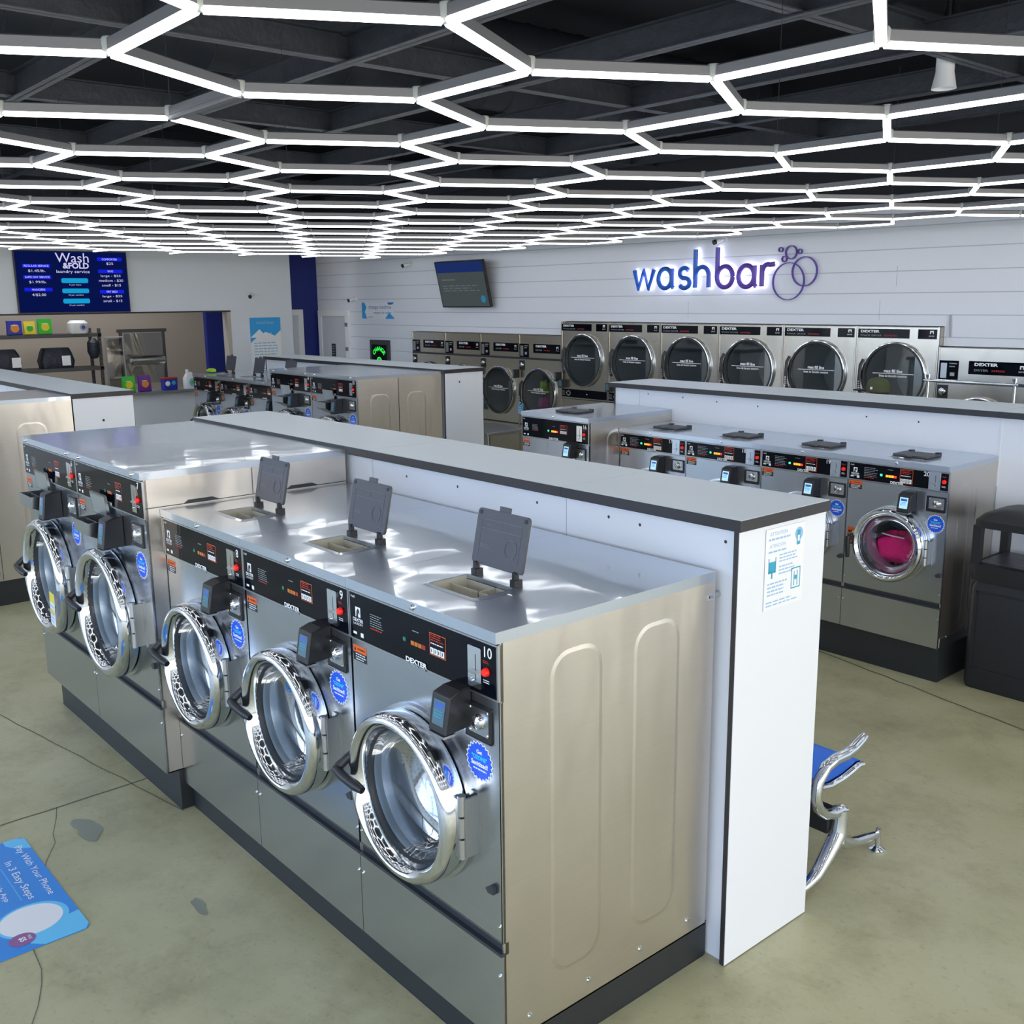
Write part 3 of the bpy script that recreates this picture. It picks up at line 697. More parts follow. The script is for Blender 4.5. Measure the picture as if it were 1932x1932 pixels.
    b.prism([(lx - ls * .28, lz - ls * .45), (lx - ls * .2, lz + ls * .1), (lx, lz + ls * .38), (lx + ls * .22, lz + ls * .25), (lx + ls * .30, lz - ls * .15), (lx + ls * .16, lz - ls * .1), (lx + ls * .02, lz + ls * .05), (lx + ls * .06, lz - ls * .45)], .001, .0012, BLACKP, X)
    b.text('DEXTER', X, WHITE, lx, lz - ls * .75, w=ls * 1.7, h=ls * .34, align='c', bold=.02)
    b.text('LAUNDRY', X, WHITE, lx, lz - ls * 1.12, w=ls * 1.6, h=ls * .22, align='c')
    b.text('4 x 8', X, WHITE, -hw + .014, p1 - .022, h=.008, bold=.02)
    b.rect(X, lx - .03, lx - .01, p0 + .018, p0 + .026, WHITE); b.rect(X, lx + .012, lx + .028, p0 + .014, p0 + .028, WHITE)
    b.lines(X, P['txt'][0], P['txt'][1], P['txt'][2] + .01, P['txt'][3], 6, GREYP, .3); b.lines(X, P['txt'][0], P['txt'][1], P['txt'][2], P['txt'][2] + .01, 1, REDP)
    b.lines(X, P['leds'][0] + .01, P['leds'][0] + .05, P['leds'][2] + .035, P['leds'][2] + .042, 1, GREYP)
    b.text('DEXTER', X, WHITE, *P['dex'][:1], P['dex'][2] + .001, w=P['dex'][1] - P['dex'][0], h=.0155, bold=.035, lift=.0025)
    b.rect(X, P['dex'][0] + .01, P['dex'][1], P['dex'][2] - .006, P['dex'][2] - .001, BLACKP, lift=.0025); b.text('COMMERCIAL WASHER', X, WHITE, P['dex'][0] + .012, P['dex'][2] - .0055, w=.085, h=.004, lift=.0028)
    b.text(variant, X, WHITE, P['num'][0], P['num'][1], h=P['num'][2], align='c', bold=.01)
    b.build('panel_print', fa)
    b = MB()
    b.rect(X, P['led'][0] - .008, P['led'][0] + .006, P['led'][1] - .006, P['led'][1] + .006, LITG if lit else LEDG)
    u0, u1, v = P['leds']; st = (u1 - u0) / 4
    for k in range(4): b.rect(X, u0 + k * st, u0 + (k + .86) * st, v - .0065, v + .0065, (LITO if lit and k != 3 else LITR if lit else (LEDO if k < 3 else LEDR)))
    b.build('indicator_lamp', fa)
    b = MB(); x0, x1, z0, z1 = P['box']
    b.rect(X, x0, x1, z0, z1, ORANGE, lift=.0006); b.rect(X, x0 + .002, x1 - .002, z0 + .002, z1 - .002, BLKGLOSS, lift=.0009)
    hh = z1 - z0
    b.lines(X, x0 + .006, x1 - .006, z1 - hh * .36, z1 - .003, 3, REDP, lift=.0012); b.lines(X, x0 + .006, x1 - .006, z1 - hh * .52, z1 - hh * .4, 1, WHITE, lift=.0012)
    for k in range(4):
        uu = x0 + .004 + k * (x1 - x0 - .008) / 4; b.rect(X, uu, uu + (x1 - x0) * .19, z0 + .004, z0 + hh * .34, WHITE, lift=.0012); b.rect(X, uu + .004, uu + .008, z0 + .008, z0 + hh * .28, BLACKP, lift=.0014)
    b.build('price_display', fa)
    b = MB(); x0, x1, z0, z1 = P['slot']
    b.prism(rrect(x0, x1, z0, z1, .004, 3), .001, .004, STEELL if P is T300 else CHROME, X); b.rect(X, (x0 + x1) / 2 + .004, (x0 + x1) / 2 + .007, z0 + .02, z1 - .02, BLACKP, lift=.0042)
    b.rect(X, (x0 + x1) / 2 - .012, (x0 + x1) / 2 + .012, (z0 + z1) / 2 - .016, (z0 + z1) / 2 - .008, ALU, lift=.004, d=.010)
    b.cyl((0, 0, 0), .006, 0.004, CHROME, 'z', 10); k = len(b.V) - 40
    for q in range(k, len(b.V)): v_ = b.V[q]; b.V[q] = tuple(X @ Vector(((x0 + x1) / 2 - .012 + v_[0], z0 + .018 + v_[1], .004 + v_[2])))
    b.build('coin_slot', fa)
    b = MB(); bx, bz = P['btn']; b.lathe([(0, -.012), (.009, -.012), (.0115, -.008), (.012, 0)], (bx, -.004, bz), RED, 'y', 18)
    o = b.build('stop_button', fa); o['label'] = 'round red push button'
    b = MB(); b.lines(X, bx - .014, bx + .014, bz + .022, bz + .032, 2, REDP); b.lines(X, bx - .014, bx + .014, bz - .034, bz - .022, 2, WHITE); b.build('button_print', fa)
    # warning label, sticker
    X0 = XF((0, 0, 0), '-y')
    b = MB(); x0, x1, z0, z1 = P['warn']; zm = z0 + (z1 - z0) * .55
    b.rect(X0, x0, x1, zm, z1, ORANGE, lift=.0006); b.rect(X0, x0, x1, z0, zm, BLACKP, lift=.0006); b.text('WARNING', X0, BLACKP, x0 + (x1 - x0) * .6, (zm + z1) / 2, h=.007, align='c', bold=.03, lift=.001)
    b.prism([(x0 + .005, zm + .005), (x0 + .017, zm + .005), (x0 + .011, z1 - .004)], .001, .0011, BLACKP, X0); b.lines(X0, x0 + .014, x1 - .003, z0 + .002, zm - .002, 3, WHITE, lift=.001)
    b.build('warning_label', t)
    b = MB(); sx_, sz, sr = P['stk']
    b.prism(star(sx_, sz, sr), .0006, .0014, WHITE, X0); b.prism(star(sx_, sz, sr * .93), .0014, .0018, BLUEST, X0)
    b.text('Get', X0, WHITE, sx_, sz + sr * .45, h=sr * .2, align='c', bold=.03, lift=.0022); b.text('"OZONE"', X0, CYANP, sx_, sz + sr * .16, w=sr * 1.1, h=sr * .22, align='c', bold=.04, lift=.0022)
    b.text('Sanitized!', X0, WHITE, sx_, sz - sr * .14, w=sr * 1.2, h=sr * .24, align='c', bold=.03, lift=.0022); b.lines(X0, sx_ - sr * .45, sx_ + sr * .55, sz - sr * .5, sz - sr * .32, 1, WHITE, lift=.0022)
    b.build('sticker', t)
    # coin box door
    b = MB(); x0, x1, z0, z1 = P['coin']
    b.prism(rrect(x0, x1, z0, z1, .006, 3), .0005, .006, BLK, X0); b.rect(X0, x0 - .004, x0, z0, z1, CHROME, lift=.0005, d=.008); b.rect(X0, x0, x1, z0 - .004, z0, ALU, lift=.0005, d=.008)
    b.prism(rrect(x0 + .016, x1 - .008, z0 + .018, z1 - .008, .005, 3), .006, .009, ALU, X0)
    kx, kz = (x0 + x1) / 2 + .008, (z0 + z1) / 2 + .006
    b.build('coin_box_door', t)
    b = MB(); b.lathe([(0, -.030), (.008, -.030), (.010, -.026), (.019, -.022), (.023, -.012), (.024, -.008)], (kx, -.001, kz), CHROME, 'y', 26); b.lathe([(0, -.0315), (.0045, -.0315), (.0045, -.029)], (kx, -.001, kz), BLACKP, 'y', 12)
    for sx2 in (x0 + .022, x1 - .014):
        for sz2 in (z0 + .024, z1 - .014): b.lathe([(0, -.0115), (.004, -.011), (.005, -.009)], (sx2, 0, sz2), CHROME, 'y', 8)
    b.build('lock_barrel', t)
    # payment terminal
    x0, z0, z1 = P['term']; x1 = x0 + .078; yd = -.095; b = MB()
    b.add([(x0 - .004, 0, z0 + .0), (x1 - .012, 0, z0), (x1 - .012, 0, z1 + .012), (x0 - .004, 0, z1 + .012), (x0, yd - .006, z0), (x1, yd - .006, z0), (x1, yd + .012, z1), (x0, yd + .012, z1), (x0, yd + .05, z1 + .012), (x1, yd + .05, z1 + .012)],
          [(0, 1, 2, 3), (4, 7, 6, 5), (0, 4, 5, 1), (7, 8, 9, 6), (8, 3, 2, 9), (0, 3, 8, 7, 4), (1, 5, 6, 9, 2)], BLK)
    te = b.build('payment_terminal', t, bevel=.004)
    nrm = Vector((0, -(z1 - z0), -.018)).normalized(); upv = Vector((0, .018, z1 - z0)).normalized()
    XT = Matrix((Vector((1, 0, 0)), upv, Vector((0, 0, 0)) + Vector((1, 0, 0)).cross(upv))).transposed().to_4x4(); XT.translation = (0, yd - .006, z0)
    b = MB(); q = z1 - z0; b.rect(XT, x0 + .014, x1 - .014, .022, q - .014, SCREENL if lit else SCREEN, lift=.0008); b.rect(XT, x0 + .02, x1 - .02, q - .035, q - .022, SCRBAR, lift=.0012)
    b.lines(XT, x0 + .02, x1 - .02, .04, q - .04, 3, SCRBAR if lit else TEALP, lift=.0012)
    b.build('screen', te)
    b = MB(); b.box(x0 + .002, x1 - .002, yd - .01, yd + .03, z0 - .008, z0 - .001, ALU); b.build('bracket', te)
    # door
    dr = MB()
    dr.lathe([(R * .80, -.018), (R * .97, -.020), (R * 1.0, -.032), (R * 1.0, -.072), (R * .985, -.090), (R * .94, -.102), (R * .89, -.104), (R * .845, -.097), (R * .81, -.082), (R * .79, -.060)], (cx, 0, dz), CHROME, 'y', 72)
    dobj = dr.build('door', t); dobj['label'] = 'round chrome-ringed porthole door'
    b = MB(); b.lathe([(R * 1.035, 0), (R * 1.03, -.013), (R * .97, -.016), (R * .96, 0)], (cx, 0, dz), STEEL, 'y', 64); b.build('door_seat', t)
    b = MB(); b.lathe([(R * .792, -.062), (R * .785, -.052), (R * .768, -.046), (R * .765, -.038)], (cx, 0, dz), RUBBER, 'y', 56); b.lathe([(R * .765, -.038), (R * .758, -.028), (R * .765, -.012)], (cx, 0, dz), TUBST, 'y', 56); b.build('seal', dobj)
    b = MB(); b.lathe([(R * .765, -.05), (R * .74, -.02), (R * .70, .01), (R * .60, .030), (R * .4, .042), (R * .2, .047), (.0001, .048)], (cx, 0, dz), GLASS, 'y', 48)
    o = b.build('glass', dobj); o['label'] = 'clear bowl-shaped glass'
    b = MB(); hx, h0, h1 = P['hinge']; hx = cx + R * .985
    b.rect(X0, hx - .008, hx + .026, h0, h1, STEEL, lift=0, d=.006); L3 = (h1 - h0) / 3
    for k in range(3): b.cyl((hx + .002, -.045, h0 + .004 + k * L3), .0125, L3 - .006, ALU, 'z', 14)
    b.box(hx - .016, hx + .002, -.058, -.032, h0 + .01, h1 - .01, ALU); b.box(hx + .012, hx + .020, -.045, -.002, h0 + .01, h1 - .01, ALU)
    b.build('hinge', dobj)
    b = MB(); px_ = cx - R * .965; pz = dz + .012
    b.cyl((px_, -.085, pz + .03), .013, .05, CHROME, 'y', 14)
    if handle == 'side':
        b.tube([(px_ + .012, -.06, pz + .05), (px_ - .004, -.085, pz + .038), (px_ - .026, -.115, pz + .004), (px_ - .024, -.128, pz - .010)], [.013, .014, .016, .015], BLK, 10)
        b.tube([(px_ - .030, -.126, pz - .004), (px_ + .02, -.132, pz - .010), (px_ + .085, -.127, pz - .020), (px_ + .115, -.122, pz - .026)], [.015, .016, .0165, .012], BLK, 10)
        b.tube([(px_ - .01, -.03, pz - .05), (px_ - .01, -.06, pz - .05)], .010, BLK, 8)
    else:
        b.tube([(px_ + .005, -.06, pz + .02), (px_ - .012, -.10, pz + .012), (px_ - .016, -.12, pz - .0)], [.013, .014, .014], BLK, 10)
        b.tube([(px_ - .016, -.12, pz + .012), (px_ - .014, -.123, pz - .05), (px_ - .012, -.12, pz - .115)], [.014, .0145, .012], BLK, 10)
    o = b.build('handle', dobj); o['label'] = 'black lever handle'
    b = MB(); r = R * .80; b.lathe([(r * .95, .085), (r * 1.12, .11), (r * 1.12, .40), (r * 1.0, .42), (r * .5, .425), (.0001, .43)], (cx, 0, dz), drum, 'y', 60)
    for k in range(3):
        a = 2 * PI * k / 3 + .6; X = Matrix.Translation((cx, 0, dz)) @ Matrix.Rotation(a, 4, 'Y'); b.prism([(-.035, r * 1.11), (.035, r * 1.11), (.012, r * .82), (-.012, r * .82)], -.40, -.06, drum, X @ XF((0, 0, 0), (Vector((1, 0, 0)), Vector((0, 0, 1)), Vector((0, -1, 0)))))
    b.lathe([(R * .765, -.012), (R * .745, .004), (R * .735, .03), (R * .745, .05), (R * .735, .07), (R * .76, .09)], (cx, 0, dz), TUBST, 'y', 48)
    b.build('drum', t)
    b = MB(); lx, lz = P['lock']; b.prism([(lx - .022, lz), (lx, lz + .016), (lx + .012, lz + .012), (lx + .012, lz - .01), (lx - .012, lz - .012)], .0005, .012, GROOVE, X0); b.build('service_lock', t)
    return t
def renumber(root, txt, P):
    """give a copied machine its own number on the fascia"""
    for ch in root.children:
        if ch.name.startswith('control_panel'):
            for c2 in ch.children:
                if c2.name.startswith('panel_print'):
                    b = MB(); X = XF((0, -.004, 0), '-y'); b.text(txt, X, WHITE, P['num'][0], P['num'][1], h=P['num'][2], align='c', bold=.01)
                    b.build('number', ch)
W4, W3, W9 = .737, .6326, .839
GR = 'washing machines of the front row'
m10 = washer('m10', T400, (-W4 / 2, 0, 0), 'stainless washer numbered 10, nearest the camera at the right end, soap lid up', ' ', GR, lid_open=True)
renumber(m10, '10', T400)
m9 = dup(m10, (-W4 * 1.5, 0, 0), 'stainless washer numbered 9, soap lid up, between washers 8 and 10', GR, skip=('number',)); renumber(m9, '9', T400)
m8 = dup(m10, (-W4 * 2.5, 0, 0), 'stainless washer numbered 8, soap lid up, beside the taller machine 7', GR, skip=('number',)); renumber(m8, '8', T400)
XM = -3 * W4
m7 = washer('m7', T900, (XM - W9 / 2, -.0752, 0), 'tall stainless washer numbered 7 with a metal soap hopper, beside washer 8', ' ', GR, mid_seam=False, drum=DRUM2); renumber(m7, '7', T900)
m6 = dup(m7, (XM - W9 * 1.5, -.0752, 0), 'tall stainless washer left of washer 7, at the far end of the front row', GR, skip=('number',)); renumber(m6, '6', T900)
b = MB()
hw9 = W9 / 2
b.box(hw9 - .002, hw9 + .0012, .0, .97, 1.381, 1.384, GROOVE); b.box(hw9 - .002, hw9 + .0012, .49, .492, 1.384, 1.502, GROOVE)
for y0 in (.17, .66): b.prism([(y0, 1.384), (y0 + .02, 1.397), (y0 + .13, 1.397), (y0 + .16, 1.384)], hw9 - .002, hw9 + .0016, GROOVE, Matrix(((0, 0, 1, 0), (1, 0, 0, 0), (0, 1, 0, 0), (0, 0, 0, 1))))
b.build('service_panel_seam', m7)
tg = thing('hanging_card', (XM - W9 * 1.5 + .262, -.20, .80), 'yellow and white service card hanging from the handle between washers 6 and 7', 'card')
b = MB(); X = Matrix.Rotation(.1, 4, 'Y') @ XF((0, 0, 0), '-y'); b.rect(X, -.035, .035, -.14, .03, WPL, d=.002); b.rect(X, -.035, .035, -.02, .03, YELL, lift=.0028); b.lines(X, -.03, .03, -.13, -.03, 5, PALEB, lift=.003); b.rect(X, -.035, .035, -.075, -.06, YELL, lift=.0032)
b.build('card', tg)
# far island, same row of machines as the counter side (their fronts out of view)
gL = 'tall washing machines of the far left row'
mL = dup(m7, (-6.16 - W9 / 2, -.0752, 0), 'tall stainless washer at the left frame edge, only its side and lid showing', gL, skip=('number', 'service_panel_seam')); renumber(mL, '5', T900)
b = MB(); b.box(hw9 - .002, hw9 + .0012, .36, .364, .2, 1.50, GROOVE); b.build('side_seam', mL)
# middle island
gM = 'washing machines of the middle back row'
for k, nm in ((0, '15'), (1, '14')):
    o = dup(m7, (-6.19 - W9 * (k + .5), 3.462, 0), ['tall washer with the brown-grey side facing right, at the end of the back left row', 'tall washer with an open soap hopper, second from the end of the back left row'][k], gM, skip=('number', 'service_panel_seam')); renumber(o, nm, T900)
    if k == 0:
        b = MB(); b.box(hw9 - .002, hw9 + .0012, .46, .466, .2, 1.50, GROOVE); b.build('side_seam', o)
XS = -6.19 - 2 * W9
for k, nm in ((0, '13'), (1, '12'), (2, '11')):
    o = dup(m10, (XS - W4 * (k + .5), 3.575, 0), ['shorter washer tucked against the tall pair in the back left row, soap lid up', 'middle one of the three short washers near the counter, soap lid up', 'leftmost short washer next to the counter, soap lid up'][k], gM, skip=('number',)); renumber(o, nm, T400)
# right back row
gB = 'washing machines of the right back row'
m16 = washer('m16', T400, (-3.26 - W4 / 2, 3.575, 0), 'stainless washer numbered 16, taller one at the left end of the right row', ' ', gB, lid_open=False, lit=True, handle='down'); renumber(m16, '16', T400)
X20 = -.7269
m20 = washer('m20', T300, (X20 - W3 / 2, 3.8934, 0), 'stainless washer numbered 20 with pink laundry behind its door, beside the black bin', ' ', gB, lid_open=False, lit=True, handle='down'); renumber(m20, '20', T300)
for k, nm in ((1, '19'), (2, '18'), (3, '17')):
    o = dup(m20, (X20 - W3 * (k + .5), 3.8934, 0), ['stainless washer numbered 19, immediately left of washer 20', 'stainless washer numbered 18, lid flap closed', 'stainless washer numbered 17, next to the deeper washer 16'][k - 1], gB, skip=('number',)); renumber(o, nm, T300)
b = MB(); X = XF((0, 0, 0), '-y'); b.rect(X, -.300, -.216, .80, .843, ORANGE); b.rect(X, -.300, -.216, .738, .80, BLACKP); b.lines(X, -.295, -.22, .80, .835, 1, BLACKP, lift=.001); b.lines(X, -.295, -.22, .745, .795, 4, GREYP, lift=.001)
b.rect(X, -.29, -.24, .752, .768, REDP, lift=.0012); b.build('hazard_label', m20)
b = MB(); b.box(.3135, .318, .02, .52, .217, .272, ALU); b.build('side_rail', m20)
# laundry inside 20
def lump(b, c, r, m, seed, n=20):
    rg = random.Random(seed); ph = [rg.uniform(0, 6) for _ in range(6)]; vs = []
    for i in range(n + 1):
        th = PI * i / n
        for j in range(n):
            a = 2 * PI * j / n; k = 1 + .13 * math.sin(3 * a + ph[0] + 2 * th) + .10 * math.sin(5 * th + ph[1] + a) + .06 * math.sin(7 * a + ph[2] - 4 * th)
            vs.append((c[0] + r[0] * k * math.sin(th) * math.cos(a), c[1] + r[1] * k * math.sin(th) * math.sin(a), c[2] + r[2] * k * math.cos(th)))
    b.add(vs, [(i * n + j, i * n + (j + 1) % n, (i + 1) * n + (j + 1) % n, (i + 1) * n + j) for i in range(n) for j in range(n)], m, True)
b = MB(); c = (X20 - W3 / 2 - .035, 4.035, .805); lump(b, (c[0] - .02, c[1], c[2] - .075), (.135, .065, .09), PINK, 6); tag(b.build('laundry'), 'bright pink laundry behind the glass of washer 20', 'laundry', 'laundry in washer 20')
b = MB(); lump(b, (c[0] + .02, c[1] + .03, c[2] + .078), (.11, .07, .04), NAVY, 8); tag(b.build('laundry'), 'navy laundry on top of the pink laundry in washer 20', 'laundry', 'laundry in washer 20')
b = MB(); b.tube([(c[0] - .085, c[1] - .055, c[2] + .012), (c[0] - .02, c[1] - .070, c[2] + .010), (c[0] + .06, c[1] - .060, c[2] + .004)], .0045, WPL, 8); tag(b.build('drawstring'), 'white cord lying across the pink laundry in washer 20', 'cord')

# plinths
def plinth(x0, x1, y0, y1, h, label):
    b = MB(); b.box(x0, x1, y0, y1, 0, h, KICK); b.box(x0 - .002, x1 + .002, y0 - .002, y1 - .01, 0, .003, KICK)
    return tag(b.build('plinth', bevel=.003), label, 'plinth', 'dark plinths under the washers')
plinth(-3 * W4 + .002, -.012, .035, .915, .131, 'dark plinth under washers 8, 9 and 10')
plinth(-3 * W4 - 2 * W9 + .03, -3 * W4 - .004, -.02, .915, .189, 'taller dark plinth under washers 6 and 7')
plinth(-6.16 - W9 + .02, -6.17, .0, .915, .189, 'dark plinth under the washer at the left frame edge')
plinth(XS + .01, -6.2, 3.56, 4.44, .189, 'dark plinth under the tall pair of the back left row')
plinth(XS - 3 * W4, XS - .002, 3.61, 4.44, .131, 'dark plinth under the three short washers by the counter')
plinth(-3.26 - W4, -3.264, 3.61, 4.44, .131, 'dark plinth under washer 16')
plinth(-3.255, X20 - .006, 3.925, 4.44, .211, 'black plinth under washers 17 to 20')

# ------------------------------------------------------------------ partitions with worktops
def partition(x0, x1, y0, y1, joints, holes, label, right_end=True, left_end=True, oh=.03):
    t = thing('partition_wall', (x1, y0, 0), label, 'partition', 'white laminate partitions'); ox, oy = x1, y0
    b = MB(); b.box(x0 + .02 - ox, x1 - .02 - ox, .0, .02, 0, 1.512, LAM); b.box(x0 + .02 - ox, x1 - .02 - ox, y1 - oy - .02, y1 - oy, 0, 1.512, LAM)
    for j in joints: b.box(j - .0012 - ox, j + .0012 - ox, -.0006, .0, 0, 1.512, GREYP)
    b.box(x0 + .02 - ox, x1 - .02 - ox, .02, y1 - oy - .02, 1.49, 1.512, LAM); b.build('side_panel', t)
    for xx, ok in ((x1 - .02, right_end), (x0, left_end)):
        if not ok: continue
        b = MB(); s0, s1 = xx - ox, xx + .02 - ox
        b.box(s0 + .0015, s1 - .0015, -.022, y1 - oy + .01, 0.004, 1.513, EDGE); b.box(s0, s1, -.019, y1 - oy + .007, 0.004, 1.510, LAM)
        b.build('end_panel', t)
    b = MB(); js = [x0 - .03] + joints[:0] + [x1 + .012]
    cut = [x0 - .03] + [j for j in joints] + [x1 + .012]
    for a, c in zip(cut[:-1], cut[1:]):
        b = MB(); b.box(a - ox + .0006, c - ox - .0006, -oh, y1 - oy + .016, 1.513, 1.549, EDGE); b.box(a - ox + .003, c - ox - .0008, -oh + .003, y1 - oy + .013, 1.549, 1.5512, LAMT); b.build('worktop', t, bevel=.0012, seg=1)
    b = MB()
    for h in holes: b.lathe([(0, -.0012), (.004, -.0012), (.006, -.0002)], (h[0] - ox, 0, h[1]), EDGE if len(h) < 3 else CHROME, 'y', 10)
    b.build('screw', t)
    return t
pA = partition(-3.90, .0747, .928, 1.375, [-2.02, -.72], [(-1.747, 1.458), (-1.377, 1.461), (-.882, 1.465), (-.504, 1.468), (-.356, 1.463), (.008, 1.467)], 'white partition with dark-edged worktop behind washers 8 to 10, nearest the camera')
pL = partition(-10.0, -6.16, .928, 1.365, [-8.0], [(-6.9, 1.46)], 'white partition at the left frame edge with a grey-white worktop')
pM = partition(-9.90, -6.16, 4.478, 4.93, [-8.0], [(-8.9, 1.46), (-7.2, 1.46)], 'white partition behind the back left row of washers', oh=.04)
pR = partition(-3.865, .55, 4.478, 4.93, [-3.60, X20], [(-3.51, 1.476), (-3.155, 1.472), (-2.83, 1.459), (-2.462, 1.452), (-1.604, 1.446), (-1.244, 1.441)], 'long white partition behind washers 16 to 20', oh=.06)
for t, yy, zz in ((pL, .2, 1.33), (pM, .16, 1.42)):
    b = MB(); b.lathe([(0, .0015), (.008, .0015), (.010, 0)], (0, yy, zz), EDGE, 'x', 12); b.build('cover_cap', t)
b = MB(); b.box(X20 - .004 - .55, X20 + .006 - .55, -.004, 0, 1.1, 1.51, WPL); b.build('joint_highlight', pR)  # pale strip stands in for the highlight on the panel joint's edge
v = thing('pipe_stub', (-.012, .92, 1.293), 'small steel pipe stub between washer 10 and the partition', 'pipe')
b = MB(); b.cyl((0, -.055, 0), .010, .06, ALU, 'y', 14); b.lathe([(.0, -.062), (.014, -.060), (.016, -.04), (.010, -.036)], (0, 0, 0), CHROME, 'y', 16); b.build('stub', v)
# notice on the end panel
n_ = thing('notice_sheet', (.0765, 1.15, 1.365), 'paper notice with blue pictures taped to the partition end panel', 'notice')
X = XF((0, 0, 0), '+x'); b = MB(); b.rect(X, -.106, .108, -.138, .132, WPL, lift=.0003, d=.0008); b.build('paper', n_)
b = MB()
b.text('ATTENTION', X, PALEB, -.085, .108, h=.012, lift=.0015); b.lines(X, -.09, .03, .088, .104, 1, PALEB, lift=.0015); b.text('ATENCION', X, PALEB, -.085, .068, h=.012, lift=.0015); b.lines(X, -.09, .03, .048, .062, 1, PALEB, lift=.0015)
b.lines(X, -.03, .075, .012, .044, 3, PALEB, lift=.0015); b.lines(X, -.03, .06, -.03, .005, 3, PALEB, lift=.0015); b.lines(X, -.09, .025, -.095, -.045, 4, PALEB, lift=.0015); b.lines(X, -.095, .09, -.13, -.108, 2, PALEB, lift=.0015)
b.build('printed_text', n_)
b = MB(); b.rect(X, -.085, -.05, -.012, .022, TEALP, lift=.0015); b.rect(X, -.088, -.084, -.012, .035, TEALP, lift=.0015); b.rect(X, -.051, -.047, -.012, .035, TEALP, lift=.0015); b.rect(X, -.088, -.047, -.016, -.011, TEALP, lift=.0015); b.rect(X, -.072, -.064, -.034, -.016, TEALP, lift=.0015)
for a in ((.04, .044, -.085, -.02), (.088, .092, -.085, -.02), (.04, .092, -.089, -.085), (.04, .092, -.022, -.018), (.055, .059, -.08, -.03), (.073, .077, -.08, -.03), (.060, .072, -.06, -.045)): b.rect(X, *a, TEALP, lift=.0015)
b.prism(circ(.075, .095, .022, 24), .0015, .0017, PALEB, X); b.rect(X, .064, .082, .058, .108, TEALP, lift=.002); b.rect(X, .068, .078, .07, .09, WHITE, lift=.0023)
b.build('printed_picture', n_)

# ------------------------------------------------------------------ bench behind the near partition
bn = thing('waiting_bench', (.02, 1.66, 0), 'blue vinyl waiting bench with chrome arms behind the near partition', 'bench')
def seat_prof(): return [(-.075, .415), (-.06, .385), (-.03, .366), (.05, .350), (.14, .352), (.20, .362), (.25, .372), (.285, .366)]
for k in range(3):
    x1 = -.05 - k * .56; x0 = x1 - .52
    b = MB(); pr = [(y, z) for y, z in seat_prof()]
    top = [(x, y, z + .012) for x in (x0 + .03, x1 - .03) for y, z in pr]; n = len(pr)
    low = [(x, y, z - .006) for x in (x0 + .03, x1 - .03) for y, z in pr]
    b.add(top + low, [(i, i + 1, n + i + 1, n + i) for i in range(n - 1)] + [(2 * n + i, 2 * n + i + 1, 3 * n + i + 1, 3 * n + i) for i in range(n - 1)] + [(0, n, 3 * n, 2 * n), (n - 1, 2 * n - 1, 4 * n - 1, 3 * n - 1)], BLUESEAT, True)
    st = b.build('seat', bn)
    b = MB()
    for xx in (x0 + .02, x1 - .02):
        b.tube([(xx, y, z) for y, z in pr], .014, CHROME, 8, flat=.7)
    b.tube([(x0 + .02, pr[-1][0], pr[-1][1]), (x1 - .02, pr[-1][0], pr[-1][1])], .008, CHROME, 8)
    b.build('seat_frame', st)
    b = MB(); bp = [(-.075, .42), (-.105, .50), (-.14, .62), (-.165, .74), (-.175, .80)]; n = len(bp)
    b.add([(x, y, z) for x in (x0 + .03, x1 - .03) for y, z in bp] + [(x, y - .018, z) for x in (x0 + .03, x1 - .03) for y, z in bp],
          [(i, i + 1, n + i + 1, n + i) for i in range(n - 1)] + [(2 * n + i, 2 * n + i + 1, 3 * n + i + 1, 3 * n + i) for i in range(n - 1)] + [(0, n, 3 * n, 2 * n), (n - 1, 2 * n - 1, 4 * n - 1, 3 * n - 1)], BLUESEAT, True)
    b.build('backrest', bn)
b = MB(); b.box(-1.75, -.02, -.035, .045, .195, .275, BLK); b.build('beam', bn)
b = MB()
for x in (-.35, -.9, -1.45): b.box(x - .06, x + .06, -.06, .16, .275, .345, BLK)
b.build('seat_bracket', bn)
for x in (0.0, -1.75):
    b = MB(); arm = [(.165, .545), (.14, .535), (.09, .518), (.03, .508), (-.04, .512), (-.10, .500), (-.145, .455), (-.155, .395), (-.135, .345), (-.09, .305), (-.03, .285), (.03, .283)]
    b.tube([(x, y, z) for y, z in arm], [.017, .021, .022, .022, .022, .022, .021, .021, .021, .021, .021, .022], CHROME, 12); b.build('armrest', bn)
    b = MB(); b.tube([(x, .02, .29), (x, .018, .24), (x, .012, .19), (x, .005, .16)], [.032, .031, .033, .036], CHROME, 14)
    b.tube([(x, .02, .165), (x, .06, .135), (x, .14, .105), (x, .22, .09), (x, .30, .075), (x, .318, .07)], [.030, .028, .022, .019, .016, .012], CHROME, 12)
    b.tube([(x, .01, .19), (x, -.02, .155), (x, -.065, .115), (x, -.13, .065), (x, -.20, .046), (x, -.25, .04)], [.034, .033, .030, .027, .020, .012], CHROME, 12)
    b.build('leg', bn)
    for y in (.318, -.25):
        b = MB(); b.cyl((x, y, .02), .011, .075 if y > 0 else .05, CHROME, 'z', 12); b.lathe([(0, 0), (.032, 0), (.032, .006), (.02, .014), (.011, .022), (0, .022)], (x, y, 0), CHROME, 'z', 20); b.build('foot', bn)

